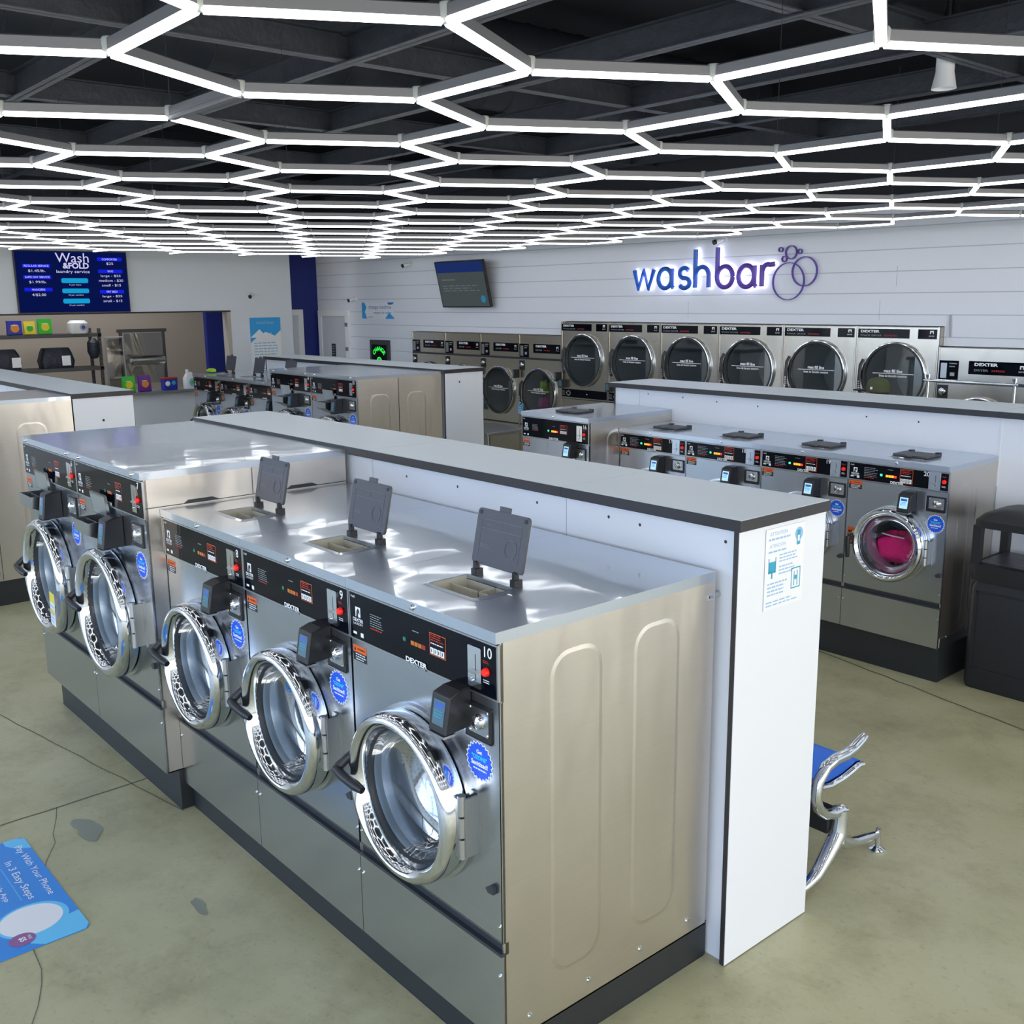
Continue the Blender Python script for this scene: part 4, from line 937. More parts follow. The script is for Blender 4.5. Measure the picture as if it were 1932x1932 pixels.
# ------------------------------------------------------------------ litter bin
c_ = thing('litter_bin', (-.32, 4.19, 0), 'charcoal plastic litter bin with open-sided hood, beside washer 20', 'bin')
def rings(b, secs, m, X=None, cap=True, n=5):
    """secs: (hx, hy, r, z)"""
    allv = []; k = None
    for hx, hy, r, z in secs:
        p = rrect(-hx, hx, -hy, hy, r, n); k = len(p); allv += [(q[0], q[1], z) for q in p]
    fs = [(s_ * k + i, s_ * k + (i + 1) % k, (s_ + 1) * k + (i + 1) % k, (s_ + 1) * k + i) for s_ in range(len(secs) - 1) for i in range(k)]
    if cap: fs += [tuple(range(k)), tuple(range((len(secs) - 1) * k, len(secs) * k))]
    b.add(allv, fs, m, True)
HX, HY = .30, .20
b = MB(); rings(b, [(HX - .01, HY - .01, .04, 0), (HX, HY, .045, .03), (HX, HY, .045, .60), (HX - .012, HY - .012, .04, .625), (HX - .012, HY - .012, .04, .64)], CAN)
o = b.build('bin_body', c_)
b = MB(); X = XF((0, -HY, 0), '-y')
for a in ((-.25, .25, .575, .583), (-.25, .25, .12, .128), (-.25, -.243, .12, .583), (.243, .25, .12, .583)): b.rect(X, *a, CAN, lift=0, d=.004)
b.build('panel_bead', c_)
b = MB(); rings(b, [(HX, HY, .045, .64), (HX + .004, HY + .004, .045, .655), (HX + .004, HY + .004, .045, .735), (HX - .02, HY - .02, .035, .74)], CAN, cap=False)
for sx_ in (-1, 1):
    for sy_ in (-1, 1):
        b.box(sx_ * HX if sx_ < 0 else HX - .045, -HX + .045 if sx_ < 0 else HX, sy_ * HY if sy_ < 0 else HY - .045, -HY + .045 if sy_ < 0 else HY, .73, .955, CAN)
b.build('hood_frame', c_)
b = MB(); rings(b, [(HX - .03, HY - .03, .04, .945), (HX + .004, HY + .004, .05, .945), (HX + .004, HY + .004, .05, .985), (HX - .03, HY - .025, .05, 1.02), (HX - .10, HY - .08, .05, 1.045), (HX - .2, HY - .14, .04, 1.05)], CAN); b.build('hood_top', c_)
b = MB(); rings(b, [(HX - .03, HY - .03, .03, .742), (HX - .06, HY - .05, .03, .70), (HX - .1, HY - .07, .03, .66)], LINER); b.build('liner', c_)

# ------------------------------------------------------------------ dryers
def dryer_door(t, z, R=.318, fill_text=True):
    b = MB(); b.lathe([(R * .95, 0), (R * .995, -.004), (R * 1.0, -.020), (R * .985, -.030), (R * .955, -.032), (R * .94, -.022)], (0, -.008, z), CHROME, 'y', 56)
    d = b.build('door', t)
    b = MB(); b.lathe([(R * .945, -.02), (R * .935, -.034), (R * .90, -.034), (R * .885, -.018)], (0, -.008, z), RUBBER, 'y', 48); b.build('seal', d)
    b = MB(); b.lathe([(.0001, 0), (R * .91, 0)], (0, -.028, z), DGLASS, 'y', 48); b.build('glass', d)
    X = XF((0, -.031, z), '-y')
    b = MB(); b.rect(X, -.20, .20, .030, .035, WHITE); b.text('max fill line', X, WHITE, 0, .056, w=.18, h=.030, align='c', bold=.03); b.text('linea de llenado maximo', X, WHITE, 0, .012, w=.27, h=.022, align='c', bold=.015)
    b.build('fill_line_print', d)
    b = MB(); b.rect(XF((0, 0, z), '-y'), .19, .385, -.275, .245, STEELD, lift=.001, d=.007); b.build('hinge_plate', t)
    b = MB(); b.tube([(-R * .99, -.03, z - .16), (-R * 1.01, -.055, z - .11), (-R * 1.0, -.06, z), (-R * .99, -.055, z + .10), (-R * .95, -.03, z + .15)], .016, BLK, 8)
    for q in range(5): b.cyl((-R * .985, -.075, z - .13 + q * .02), .008, .02, CHROME, 'y', 8)
    b.build('handle', d)
    b = MB(); r = R * .9; b.lathe([(r, .01), (r, .55), (.0001, .56)], (0, 0, z), GALV, 'y', 40); b.build('drum', t)
GALV = mat('galvanised_drum', '9aa0a2', 0.5, 0.4, bump=((6, 6, 6), .5, .02))
def stack_dryer(loc, label, grp):
    t = thing('stacked_dryer', loc, label, 'dryer', grp); hw = DW / 2 - .002; H = 1.945
    b = MB(); b.box(-hw, -hw + .006, .0, .62, .02, H, STEELD); b.box(hw - .006, hw, 0, .62, .02, H, STEELD); b.box(-hw, hw, 0, .62, H - .006, H, STEELD); b.box(-hw, hw, .61, .62, .02, H, STEELD); b.box(-hw, hw, 0, .62, .0, .03, GROOVE); b.build('cabinet', t)
    b = MB()
    plate_hole(b, -hw, hw, 1.146, 1.826, 0, 0, 1.493, .286, STEELD); plate_hole(b, -hw, hw, .08, 1.038, 0, 0, .53, .286, STEELD)
    b.box(-hw, hw, 0, .01, 1.826, H, STEELD); b.box(-hw, -hw + .012, -.006, .01, .05, H, STEELD); b.box(hw - .012, hw, -.006, .01, .05, H, STEELD); b.box(-hw, hw, -.004, .01, 1.138, 1.146, STEELD); b.box(-hw, hw, -.004, .01, 1.016, 1.024, GROOVE)
    b.build('front_panel', t)
    X = XF((0, -.001, 0), '-y'); b = MB()
    b.rect(X, -.385, .117, 1.84, 1.922, BLKGLOSS, d=.003); b.rect(X, .20, .372, 1.84, 1.924, BLKGLOSS, d=.003); b.build('name_panel', t)
    b = MB(); X2 = XF((0, -.0045, 0), '-y'); b.text('DEXTER', X2, WHITE, -.36, 1.888, w=.19, h=.024, bold=.04); b.text('STACK DRYER', X2, GREYP, -.36, 1.856, w=.21, h=.014); b.text('EXPRESS', X2, REDP, -.12, 1.856, w=.12, h=.014)
    b.rect(X2, .31, .345, 1.885, 1.912, WHITE); b.rect(X2, .32, .338, 1.885, 1.90, BLACKP, lift=.001); b.text('DEXTER', X2, WHITE, .327, 1.866, w=.05, h=.01, align='c'); b.build('name_print', t)
    b = MB(); b.rect(X, -hw + .008, hw - .008, 1.04, 1.136, BLKGLOSS, d=.003); b.build('control_strip', t)
    b = MB()
    for k in range(8): a = 2 * PI * k / 8; b.prism(circ(-.27 + .032 * math.cos(a), 1.088 + .026 * math.sin(a), .009, 8), .004, .0045, GREYP, X)
    b.prism(circ(.05, 1.088, .008, 10), .004, .0045, WHITE, X); b.lines(X, -.38, -.32, 1.055, 1.12, 4, GREYP, lift=.005)
    b.build('control_buttons', t)
    b = MB(); b.box(-.385, -.31, -.07, 0, 1.15, 1.25, BLK); b.rect(XF((0, -.071, 0), '-y'), -.375, -.32, 1.165, 1.24, SCREEN); b.build('payment_terminal', t, bevel=.003)
    dryer_door(t, 1.493); dryer_door(t, .53)
    return t
gd = 'tall stacked dryers along the back wall'
names6 = ['leftmost tall stacked dryer, stepping up from the lower dryers', 'second tall stacked dryer from the left, above the near end of the long partition', 'third tall stacked dryer, left of the one with a reddish name strip', 'fourth tall stacked dryer, third from the right end', 'tall stacked dryer immediately left of the rightmost tall one', 'rightmost tall stacked dryer, behind the olive cap']
sd = stack_dryer((DX0 + DW / 2, 7.08, 0), names6[0], gd)
for k in range(1, 6): dup(sd, (DX0 + DW * (k + .5), 7.08, 0), names6[k], gd)
def single_dryer(loc, label, grp):
    t = thing('single_dryer', loc, label, 'dryer', grp); hw = SW / 2 - .002; H = 1.776
    b = MB(); b.box(-hw, -hw + .006, .0, .62, .02, H, STEELD); b.box(hw - .006, hw, 0, .62, .02, H, STEELD); b.box(-hw, hw, 0, .62, H - .006, H, STEELD); b.box(-hw, hw, .61, .62, .02, H, STEELD); b.box(-hw, hw, 0, .62, 0, .03, GROOVE); b.build('cabinet', t)
    b = MB(); plate_hole(b, -hw, hw, .64, 1.468, 0, 0, 1.046, .286, STEELD); b.box(-hw, hw, 0, .01, .03, .62, STEELD); b.box(-hw, hw, 0, .01, 1.492, H, STEELD); b.box(-hw, -hw + .01, -.005, .01, .05, H, STEELD); b.box(hw - .01, hw, -.005, .01, .05, H, STEELD)
    b.build('front_panel', t)
    b = MB(); b.box(-hw, hw, -.006, .012, 1.466, 1.492, GROOVE); b.box(-hw, hw, -.002, .012, .62, .64, GROOVE); b.build('seam_strip', t)
    X = XF((0, -.001, 0), '-y'); X2 = XF((0, -.0045, 0), '-y')
    b = MB(); b.rect(X, -.38, -.21, 1.492, 1.662, BLKGLOSS, d=.003); b.rect(X2, -.365, -.31, 1.51, 1.64, ALU, d=.002); b.rect(X2, -.28, -.24, 1.53, 1.56, GREYP); b.lines(X2, -.29, -.22, 1.6, 1.65, 2, GREYP); b.build('coin_panel', t)
    b = MB(); b.rect(X, -.12, .372, 1.553, 1.665, BLKGLOSS, d=.003); b.build('name_panel', t)
    b = MB(); b.text('DEXTER', X2, WHITE, -.07, 1.625, w=.2, h=.026, bold=.04); b.text('DRYER', X2, GREYP, -.07, 1.58, w=.12, h=.018); b.text('EXPRESS', X2, REDP, .08, 1.58, w=.11, h=.016); b.rect(X2, .31, .345, 1.61, 1.64, WHITE); b.rect(X2, .32, .338, 1.61, 1.63, BLACKP, lift=.001); b.text('DEXTER', X2, WHITE, .327, 1.59, w=.05, h=.01, align='c'); b.build('name_print', t)
    b = MB(); b.rect(X, -.385, -.29, 1.33, 1.45, BLK, d=.004); b.lathe([(0, -.03), (.012, -.03), (.03, -.02), (.034, -.004)], (-.335, -.002, 1.395), CHROME, 'y', 18); b.build('lock_barrel', t)
    b = MB(); b.box(.355, .388, -.085, 0, 1.225, 1.335, BLK); b.rect(XF((0, -.086, 0), '-y'), .36, .384, 1.24, 1.32, SCREEN); b.build('payment_terminal', t, bevel=.003)
    dryer_door(t, 1.046)
    return t
gs = 'lower dryers at the left of the back wall'
s0 = single_dryer((DX0 - SW / 2, 7.08, 0), 'lower dryer with coloured clothes behind its glass, touching the tall dryers', gs)
lab4 = ['lower dryer, empty drum, second from the tall dryers', 'lower dryer, third from the tall dryers, mostly hidden by the partition', 'leftmost lower dryer at the end nearest the change machine']
for k in range(1, 4): dup(s0, (DX0 - SW * (k + .5), 7.08, 0), lab4[k - 1], gs)
for k in range(3): dup(s0, (DX0 + 6 * DW + SW * (k + .5) + .002, 7.08, 0), ['lower dryer right of the tall dryers, behind the hanging cart bar', 'lower dryer at the right frame edge, second past the tall ones', 'third lower dryer beyond the right frame edge'][k], 'lower dryers at the right of the back wall')
for c, r, m, sd_, nm in (((-7.68, 7.22, .91), (.13, .10, .09), MAGE, 2, 'magenta'), ((-7.54, 7.22, 1.08), (.07, .08, .06), REDC, 3, 'dark red'), ((-7.72, 7.22, 1.11), (.07, .07, .08), LIME, 4, 'lime green')):
    b = MB(); lump(b, c, r, m, sd_, 16); tag(b.build('clothing'), nm + ' garment behind the glass of the lower dryer touching the tall ones', 'clothing', 'clothes in the dryer')
for k, x in enumerate((-7.99, -8.80)):
    b = MB(); X = Matrix.Translation((x, 7.035, .84)) @ Matrix.Rotation(.1, 4, 'Y') @ XF((0, 0, 0), '-y'); b.rect(X, -.05, .05, -.08, .07, CARD, d=.003); b.lines(X, -.04, .04, -.07, .02, 4, WHITE, lift=.005); b.rect(X, -.008, .008, .07, .12, WPL, d=.003)
    tag(b.build('dryer_tag'), ['blue card hanging from the dryer with coloured clothes', 'blue card hanging from the empty lower dryer beside the partition end'][k], 'card', 'blue cards on the dryers')

# ------------------------------------------------------------------ things on the back wall
# washbar sign
sg = thing('wall_sign', (0, 7.14, 0), 'halo-lit blue and violet lettering with bubble outlines on the white wall', 'sign')
X = XF((0, -.035, 0), '-y'); b = MB(); xs0 = -6.13
# stroke letters
def stroke(b, pts, r, m): b.tube([X @ Vector((p[0], p[1], 0)) for p in pts], r, m, 10, flat=1.0)
def arc(cx, cz, rx, rz, a0, a1, n=14): return [(cx + rx * math.cos(math.radians(a0 + (a1 - a0) * i / n)), cz + rz * math.sin(math.radians(a0 + (a1 - a0) * i / n))) for i in range(n + 1)]
zb_, xh, asc = 2.32, .225, .40
L = []
def wv(u): return u
# coordinates measured on the wall plane
L += [[(-6.095, 2.520), (-6.035, zb_), (-5.955, 2.515), (-5.885, zb_), (-5.805, 2.525)]]
L += [arc(-5.645, 2.425, .095, .103, 0, 360, 26), [(-5.550, 2.528), (-5.550, 2.435), (-5.548, 2.345), (-5.530, 2.325)]]
L += [arc(-5.375, 2.475, .062, .052, 35, 270, 14) + arc(-5.370, 2.372, .068, .052, 90, -150, 14)]
L += [[(-5.225, 2.715), (-5.225, zb_)], [(-5.225, 2.44)] + arc(-5.135, 2.44, .09, .092, 180, 0, 14) + [(-5.045, zb_)]]
L += [[(-4.935, 2.725), (-4.935, 2.42)], arc(-4.835, 2.425, .100, .105, 0, 360, 26)]
L += [arc(-4.565, 2.425, .098, .105, 0, 360, 26), [(-4.467, 2.53), (-4.467, 2.435), (-4.465, 2.345), (-4.445, 2.322)]]
L += [[(-4.375, 2.53), (-4.375, zb_)], [(-4.375, 2.455)] + arc(-4.305, 2.455, .07, .078, 180, 70, 8) + [(-4.235, 2.535)]]
for p in L: stroke(b, p, .026, SIGNF)
b.build('letters', sg)
X = XF((0, -.035, 0), '-y')
b = MB()
for p in L:
    b.tube([Vector((q[0], -.006, q[1])) for q in p], .013, HALO, 6)
b.build('backlight', sg)
for k, (cx, cz, r, w_) in enumerate(((-4.075, 2.365, .178, .007), (-3.895, 2.455, .137, .010), (-4.055, 2.640, .062, .009), (-4.175, 2.67, .022, .006), (-3.955, 2.645, .022, .006), (-4.13, 2.58, .027, .007))):
    b = MB(); b.lathe([(r - w_ * .5, -.006), (r + w_ * .5, -.006), (r + w_ * .5, -.03), (r - w_ * .5, -.03)], (cx, 0, cz), SIGNF, 'y', 48, closed=True); b.build('bubble_ring', sg)
def text_on(o, X, items, name='printed_text'):
    b = MB()
    for it in items: b.text(it[0], X, it[1], it[2], it[3], w=it[4] if len(it) > 4 else None, h=it[5] if len(it) > 5 else None, align='c', bold=it[6] if len(it) > 6 else 0, lift=.002)
    return b.build(name, o)
# wall television (tilted down)
tv = thing('wall_television', (-9.09, 7.10, 2.42), 'flat television tilted down on the white wall, dim screen', 'television')
XTV = Matrix.Rotation(math.radians(13), 4, 'X') @ XF((0, 0, 0), '-y')
XTV = Matrix.Translation((0, -.13, 0)) @ XTV
b = MB(); b.prism(rrect(-.52, .52, -.31, .31, .008, 2), -.04, 0, BLK, XTV); b.build('casing', tv)
b = MB(); b.rect(XTV, -.505, .505, -.295, .295, TVDARK, lift=.0008); b.rect(XTV, -.505, .505, .16, .295, TVDB, lift=.0012); b.lines(XTV, -.42, -.1, .04, .09, 1, TVG, lift=.002); b.lines(XTV, -.42, .4, -.10, .0, 3, TVG, lift=.002); b.prism(circ(.4, -.2, .05), .002, .0022, TEALP, XTV); b.build('screen', tv)
b = MB(); b.box(-.1, .1, -.085, .04, -.1, .1, BLK); b.build('bracket', tv)
# change machine sign
s_ = thing('change_machine_sign', (-11.40, 7.145, 2.07), 'white and blue change machine sign on the wall by the doors', 'sign'); X = XF((0, 0, 0), '-y')
b = MB(); b.rect(X, -.44, .44, -.12, .12, WPL, d=.006); b.build('board', s_)
b = MB(); b.prism([(-.44, -.12), (-.30, -.12), (-.36, -.02), (-.31, .05), (-.37, .12), (-.44, .12)], .007, .0075, SIGNB, X); b.prism([(.2, -.12), (.44, -.12), (.40, -.08), (.3, -.03)], .007, .0075, SIGNB, X); b.prism([(.26, .12), (.44, .12), (.40, .09), (.3, .085)], .007, .0075, DSIGNB, X); b.build('blue_print', s_)
b = MB(); b.text('change machine', X, DSIGNB, .06, .045, w=.62, h=.07, align='c', lift=.008); b.text('maquina de cambio', X, DSIGNB, .13, -.035, w=.48, h=.045, align='c', lift=.008); b.text('washbar', X, DSIGNB, -.2, -.095, w=.16, h=.022, align='c', lift=.008); b.build('printed_text', s_)
# change machine set in the wall
cm = thing('change_machine', (-11.36, 7.145, 0), 'grey framed change machine with green backlit mark set in the wall', 'change machine')
b = MB(); b.rect(X, -.26, .26, .75, 1.63, RACK, d=.03); b.build('cabinet', cm)
b = MB(); b.rect(X, -.2, .2, .95, 1.56, BLKGLOSS, lift=.03, d=.004); b.build('face_panel', cm)
b = MB()
for k, ch in enumerate('CHANGE'):
    a = math.radians(140 - k * 20); pu, pv = .18 * math.cos(a), 1.33 + .17 * math.sin(a)
    Xr = X @ Matrix.Translation((pu, pv, 0)) @ Matrix.Rotation(a - PI / 2, 4, 'Z'); b.text(ch, Xr, NEONG, 0, 0, h=.07, align='c', bold=.03, lift=.036)
b.prism(circ(0, 1.30, .075, 24), .036, .037, NEONG, X); b.rect(X, -.03, .03, 1.26, 1.36, BLKGLOSS, lift=.038); b.rect(X, -.012, .012, 1.25, 1.37, NEONG, lift=.039)
b.prism([(-.10, 1.15), (.10, 1.15), (.07, 1.20), (-.07, 1.20)], .036, .037, NEONG, X)
b.build('backlit_mark', cm)
# cameras
def cctv(loc, label, X):
    t = thing('security_camera', loc, label, 'camera', 'small security cameras')
    b = MB(); b.prism(circ(0, 0, .035, 16), 0, .03, WPL, X); b.tube([X @ Vector((0, 0, .02)), X @ Vector((0, -.01, .09))], .014, WPL, 8); b.build('mount', t)
    b = MB(); b.tube([X @ Vector((-.01, .0, .05)), X @ Vector((-.035, -.025, .12))], .024, WPL, 12); b.tube([X @ Vector((-.032, -.022, .11)), X @ Vector((-.042, -.032, .135))], .026, BLACKP, 12); b.build('camera_body', t)
    return t
cctv((-12.0, 7.145, 2.25), 'small white security camera beside the change machine sign', XF((0, 0, 0), '-y'))
cctv((-10.5, 7.145, 2.73), 'small security camera high on the wall left of the television', XF((0, 0, 0), '-y'))
cctv((-4.88, 7.145, 2.80), 'small black-nosed security camera above the lettering', XF((0, 0, 0), '-y'))
cctv((XL + .005, 5.42, 2.32), 'small security camera on the wall between menu screen and poster', XF((0, 0, 0), '+x'))
b = MB(); b.tube([(-2.42, 7.14, 2.05), (-2.41, 7.14, 1.86)], .008, GREYP, 8); tag(b.build('wall_conduit'), 'short grey conduit stub on the wall right of the tall dryers', 'conduit')

# ------------------------------------------------------------------ counter wall things
X = XF((0, 0, 0), '+x')
mn = thing('menu_screen', (XL + .06, 2.94, 2.49), 'large blue menu screen reading Wash and Fold laundry service', 'screen')
b = MB(); b.rect(X, -.71, .71, -.385, .40, BLK, lift=-.05, d=.05); b.build('casing', mn)
b = MB(); b.rect(X, -.70, .70, -.375, .39, TVBLUE, lift=.0008)
b.build('screen', mn)
b = MB()
for u0, u1, v0 in ((-.62, -.28, .185), (-.62, -.28, .045), (-.62, -.28, -.11), (.32, .64, .28), (.32, .64, .125), (.32, .64, -.14)): b.rect(X, u0, u1, v0, v0 + .045, TVBAR, lift=.002)
for v0 in (-.005, -.135, -.265): b.prism(rrect(-.16, .18, v0, v0 + .06, .02, 4), .002, .0022, TVCY, X)
b.text('Wash', X, TVW, .0, .315, w=.42, h=.12, align='c', lift=.003); b.text('&FOLD', X, TVW, .04, .215, w=.33, h=.075, align='c', bold=.03, lift=.003); b.text('laundry service', X, TVW, .0, .135, w=.42, h=.05, align='c', lift=.003)
for s2, u, v, w_ in (('REGULAR SERVICE', -.45, .208, .3), ('SAME DAY SERVICE', -.45, .068, .3), ('HANGERS', -.45, -.088, .16), ('COMFORTER', .48, .302, .2), ('RUG', .48, .148, .07), ('PET BED', .48, -.118, .14)): b.text(s2, X, TVW, u, v, w=w_, h=.026, align='c', lift=.004)
for s2, u, v, w_ in (('$1.45/lb.', -.45, .145, .21), ('$1.99/lb.', -.45, .005, .21), ('4/$2.00', -.45, -.155, .17), ('$25', .48, .245, .09), ('large - $25', .48, .085, .26), ('medium - $20', .48, .025, .32), ('small - $15', .48, -.035, .25), ('large - $25', .48, -.18, .26), ('small - $15', .48, -.24, .25), ('5 per item', .01, -.03, .15), ('10 per comfort', .01, -.16, .19), ('15 per comfort', .01, -.29, .19)): b.text(s2, X, TVW, u, v, w=w_, h=.036 if w_ > .2 or s2[0] == '$' or s2[1] == '/' else .022, align='c', lift=.003)
b.build('menu_text', mn)
po = thing('wall_poster', (XL + .004, 5.66, 1.72), 'blue and white printed poster on the counter wall near the hallway', 'poster')
b = MB(); b.rect(X, -.25, .25, -.52, .27, WPL, d=.003); b.build('paper', po)
b = MB(); b.prism([(-.25, .27), (.25, .27), (.25, .08), (.15, .0), (.0, .06), (-.15, -.02), (-.25, -.1)], .004, .0045, SIGNB, X); b.prism([(-.25, -.02), (-.1, .1), (.0, .0), (.1, .05), (.02, -.04), (-.15, -.02)], .005, .0055, WPL, X); b.text('washbar', X, PALEB, -.0, .2, w=.3, h=.05, align='c', lift=.006); b.lines(X, -.2, .21, -.5, -.08, 10, PALEB, .35, lift=.005); b.build('print', po)
ct = thing('service_counter', (XL, 3.3, 0), 'grey speckled counter ledge in the service opening', 'counter')
b = MB(); b.box(-.35, .16, -2.7, 1.30, .985, 1.02, GRAN); b.build('countertop', ct, bevel=.004)
cz = 1.0215
def pouch(x, y, w_, h_, m, m2, label, dm=.05):
    t = thing('detergent_pouch', (x, y, cz), label, 'detergent', 'laundry products along the counter')
    b = MB(); secs = [(.0 + .008, 0), (dm * .5, .01), (dm * .55, h_ * .3), (dm * .35, h_ * .7), (.006, h_ * .93), (.004, h_)]
    vs = []
    for d_, z in secs:
        k = 1 - .06 * math.sin(z / h_ * PI); vs += [(-d_, -w_ / 2 * k, z), (d_, -w_ / 2 * k * .96, z), (d_ * 1.1, 0, z), (d_, w_ / 2 * k * .96, z), (-d_, w_ / 2 * k, z), (-d_ * 1.1, 0, z)]
    b.add(vs, [(i * 6 + j, i * 6 + (j + 1) % 6, (i + 1) * 6 + (j + 1) % 6, (i + 1) * 6 + j) for i in range(5) for j in range(6)] + [(0, 1, 2, 3, 4, 5), tuple(range(30, 36))], m, True); b.build('pouch', t)
    b = MB(); X = XF((dm * .62, 0, 0), '+x'); b.prism(circ(0, h_ * .48, w_ * .28, 18), 0, .001, m2, X); b.lines(X, -w_ * .25, w_ * .25, h_ * .62, h_ * .75, 1, WHITE, lift=.002); b.build('label', t)
    return t
pouch(XL + .07, 3.53, .18, .22, GREENB, YELL, 'green detergent pouch at the left end of the counter')
pouch(XL + .07, 3.75, .18, .22, PURP, ORP, 'orange and purple detergent pouch second along the counter')
t = thing('detergent_tub', (XL + .07, 4.10, cz), 'blue flat detergent tub with red lid on the counter', 'detergent', 'laundry products along the counter')
b = MB(); rings(b, [(.045, .105, .02, 0), (.05, .11, .02, .15)], BLUEB); b.build('tub', t)
b = MB(); rings(b, [(.052, .113, .02, .15), (.052, .113, .02, .168), (.04, .1, .02, .175)], REDC); b.build('lid', t)
b = MB(); X = XF((.0505, 0, 0), '+x'); b.prism(circ(-.04, .09, .035), .0, .001, WPL, X); b.prism(circ(.045, .1, .03), .0, .001, TEALP, X); b.build('label', t)
t = thing('detergent_bottle', (XL + .07, 4.40, cz), 'white detergent bottle with side cap at the right end of the counter', 'detergent', 'laundry products along the counter')
b = MB(); rings(b, [(.045, .085, .03, 0), (.05, .09, .035, .03), (.05, .09, .035, .15), (.035, .055, .03, .21), (.02, .025, .018, .235)], WPL); b.build('bottle', t)
b = MB(); b.cyl((0, -.03, .22), .022, .05, WPL, 'z', 14); b.build('cap', t)
b = MB(); X = XF((.0515, 0, 0), '+x'); b.prism(circ(.02, .09, .05, 20, .06), 0, .001, PALEB, X); b.prism(circ(.02, .09, .025), .001, .002, GREENB, X); b.build('label', t)
b = MB(); lump(b, (-10.02, 3.78, 1.405), (.09, .05, .022), LIME, 11, 14); tag(b.build('sponge_cloth'), 'lime green cloth lying on the lid of the leftmost short washer', 'cloth')
# back-room shelving
sh = thing('shelving_unit', (-13.9, 3.1, 0), 'grey steel shelving unit in the room behind the counter', 'shelving')
for z in (.45, 1.30, 1.79):
    b = MB(); b.box(-.22, .22, -1.6, .66, z - .05, z, RACK); b.build('shelf', sh)
for x in (-.2, .2):
    for y in (-1.6, .63):
        b = MB(); b.box(x - .02, x + .02, y - .02, y + .02, 0, 1.86, RACK)
        for k in range(24): b.box(x - .021, x + .021, y - .006, y + .006, .1 + k * .072, .125 + k * .072, BLACKP)
        b.build('post', sh)
def shelf_pack(y, z, m, m2, w_, h_, label):
    t = pouch(-13.75, y, w_, h_, m, m2, label); t.location.z = z + .002; t['group'] = 'laundry products on the shelves'
shelf_pack(2.58, 1.79, BLUEB, ORP, .21, .20, 'blue detergent pouch on the top shelf at the left')
shelf_pack(2.78, 1.79, YELL, GREENB, .16, .19, 'yellow-green detergent pouch on the top shelf')
shelf_pack(2.99, 1.79, GREENB, YELL, .20, .22, 'green detergent pouch on the top shelf, right of the yellow one')
t = thing('wipes_tub', (-13.75, 3.45, 1.792), 'white round tub with a side label on the top shelf', 'tub')
b = MB(); rings(b, [(.08, .12, .06, 0), (.095, .14, .07, .03), (.095, .14, .07, .15), (.06, .1, .05, .19)], WPL); b.build('tub', t)
b = MB(); X = XF((.096, 0, 0), '+x'); b.prism(circ(.05, .09, .05), 0, .001, GREYP, X); b.prism(circ(.05, .09, .025), .001, .002, BLUEB, X); b.build('label', t)
for k, y in enumerate((2.45, 3.13)):
    b = MB(); rings(b, [(.12, .17 + .05 * k, .05, 0), (.14, .19 + .05 * k, .06, .1), (.11, .16 + .05 * k, .05, .22), (.09, .12 + .06 * k, .04, .29)], BAG); b.V = [(v_[0] - 13.85, v_[1] + y, v_[2] + 1.302) for v_ in b.V]
    X = XF((-13.70, y + .1, 1.4), '+x'); b.rect(X, -.06, .06, -.06, .08, WPL, lift=0, d=.004)
    tag(b.build('laundry_bag'), ['dark laundry bag with a pale tag on the lower shelf, at the left edge', 'wide dark laundry bag with white tag on the lower shelf'][k], 'bag', 'dark laundry bags on the shelf')
b = MB(); b.lathe([(0, -.30), (.05, -.29), (.09, -.2), (.085, -.06), (.03, .0), (0, .0)], (-13.66, 3.62, 1.72), BAG, 'z', 14); tag(b.build('hanging_bag'), 'small dark bag hanging from the shelf post', 'bag')
rk = thing('garment_rack', (-13.9, 4.45, 0), 'grey garment rack with clear plastic film in the back room', 'rack')
for y in (-.33, .33):
    b = MB(); b.box(-.02, .02, y - .02, y + .02, 0, 1.80, RACK); b.build('upright', rk)
b = MB(); b.box(-.025, .025, -.38, .38, 1.78, 1.83, RACK); b.build('top_bar', rk)
b = MB(); b.box(-.28, .28, -.35, -.31, 0, .04, RACK); b.box(-.28, .28, .31, .35, 0, .04, RACK); b.build('foot', rk)
b = MB()
for k in range(2):
    n = 24; ys = [-.30 + .6 * i / n for i in range(n + 1)]
    vs = [(.03 + k * .03 + .02 * math.sin(9 * y + z * 5 + k), y, z) for z in (1.77, 1.5, 1.25, 1.0) for y in ys]
    b.add(vs, [(r_ * (n + 1) + i, r_ * (n + 1) + i + 1, (r_ + 1) * (n + 1) + i + 1, (r_ + 1) * (n + 1) + i) for r_ in range(3) for i in range(n)], FILM, True)
o = b.build('plastic_film'); o.location = (-13.9, 4.45, 0); tag(o, 'clear plastic garment film hanging from the rack in the back room', 'film')
b = MB(); b.cyl((0, -.26, 0), .07, .5, FILM, 'y', 20); b.cyl((0, -.28, 0), .03, .54, GREYP, 'y', 14); o = b.build('film_roll'); o.location = (-13.72, 4.45, 1.36); tag(o, 'roll of clear plastic film on the garment rack', 'film roll')
sc_ = thing('wire_frame_cart', (-13.75, 3.93, 0), 'pale wire hamper standing between shelving and garment rack', 'cart')
b = MB()
for y in (-.1, .16): b.tube([(0, y, 0), (0, y, 1.72)], .01, GREYP, 8)
b.tube([(0, -.1, 1.72), (0, .16, 1.72)], .01, GREYP, 8); b.build('frame', sc_)
b = MB(); b.box(-.01, .01, -.09, .15, .75, 1.70, FILM); b.build('cloth_panel', sc_)

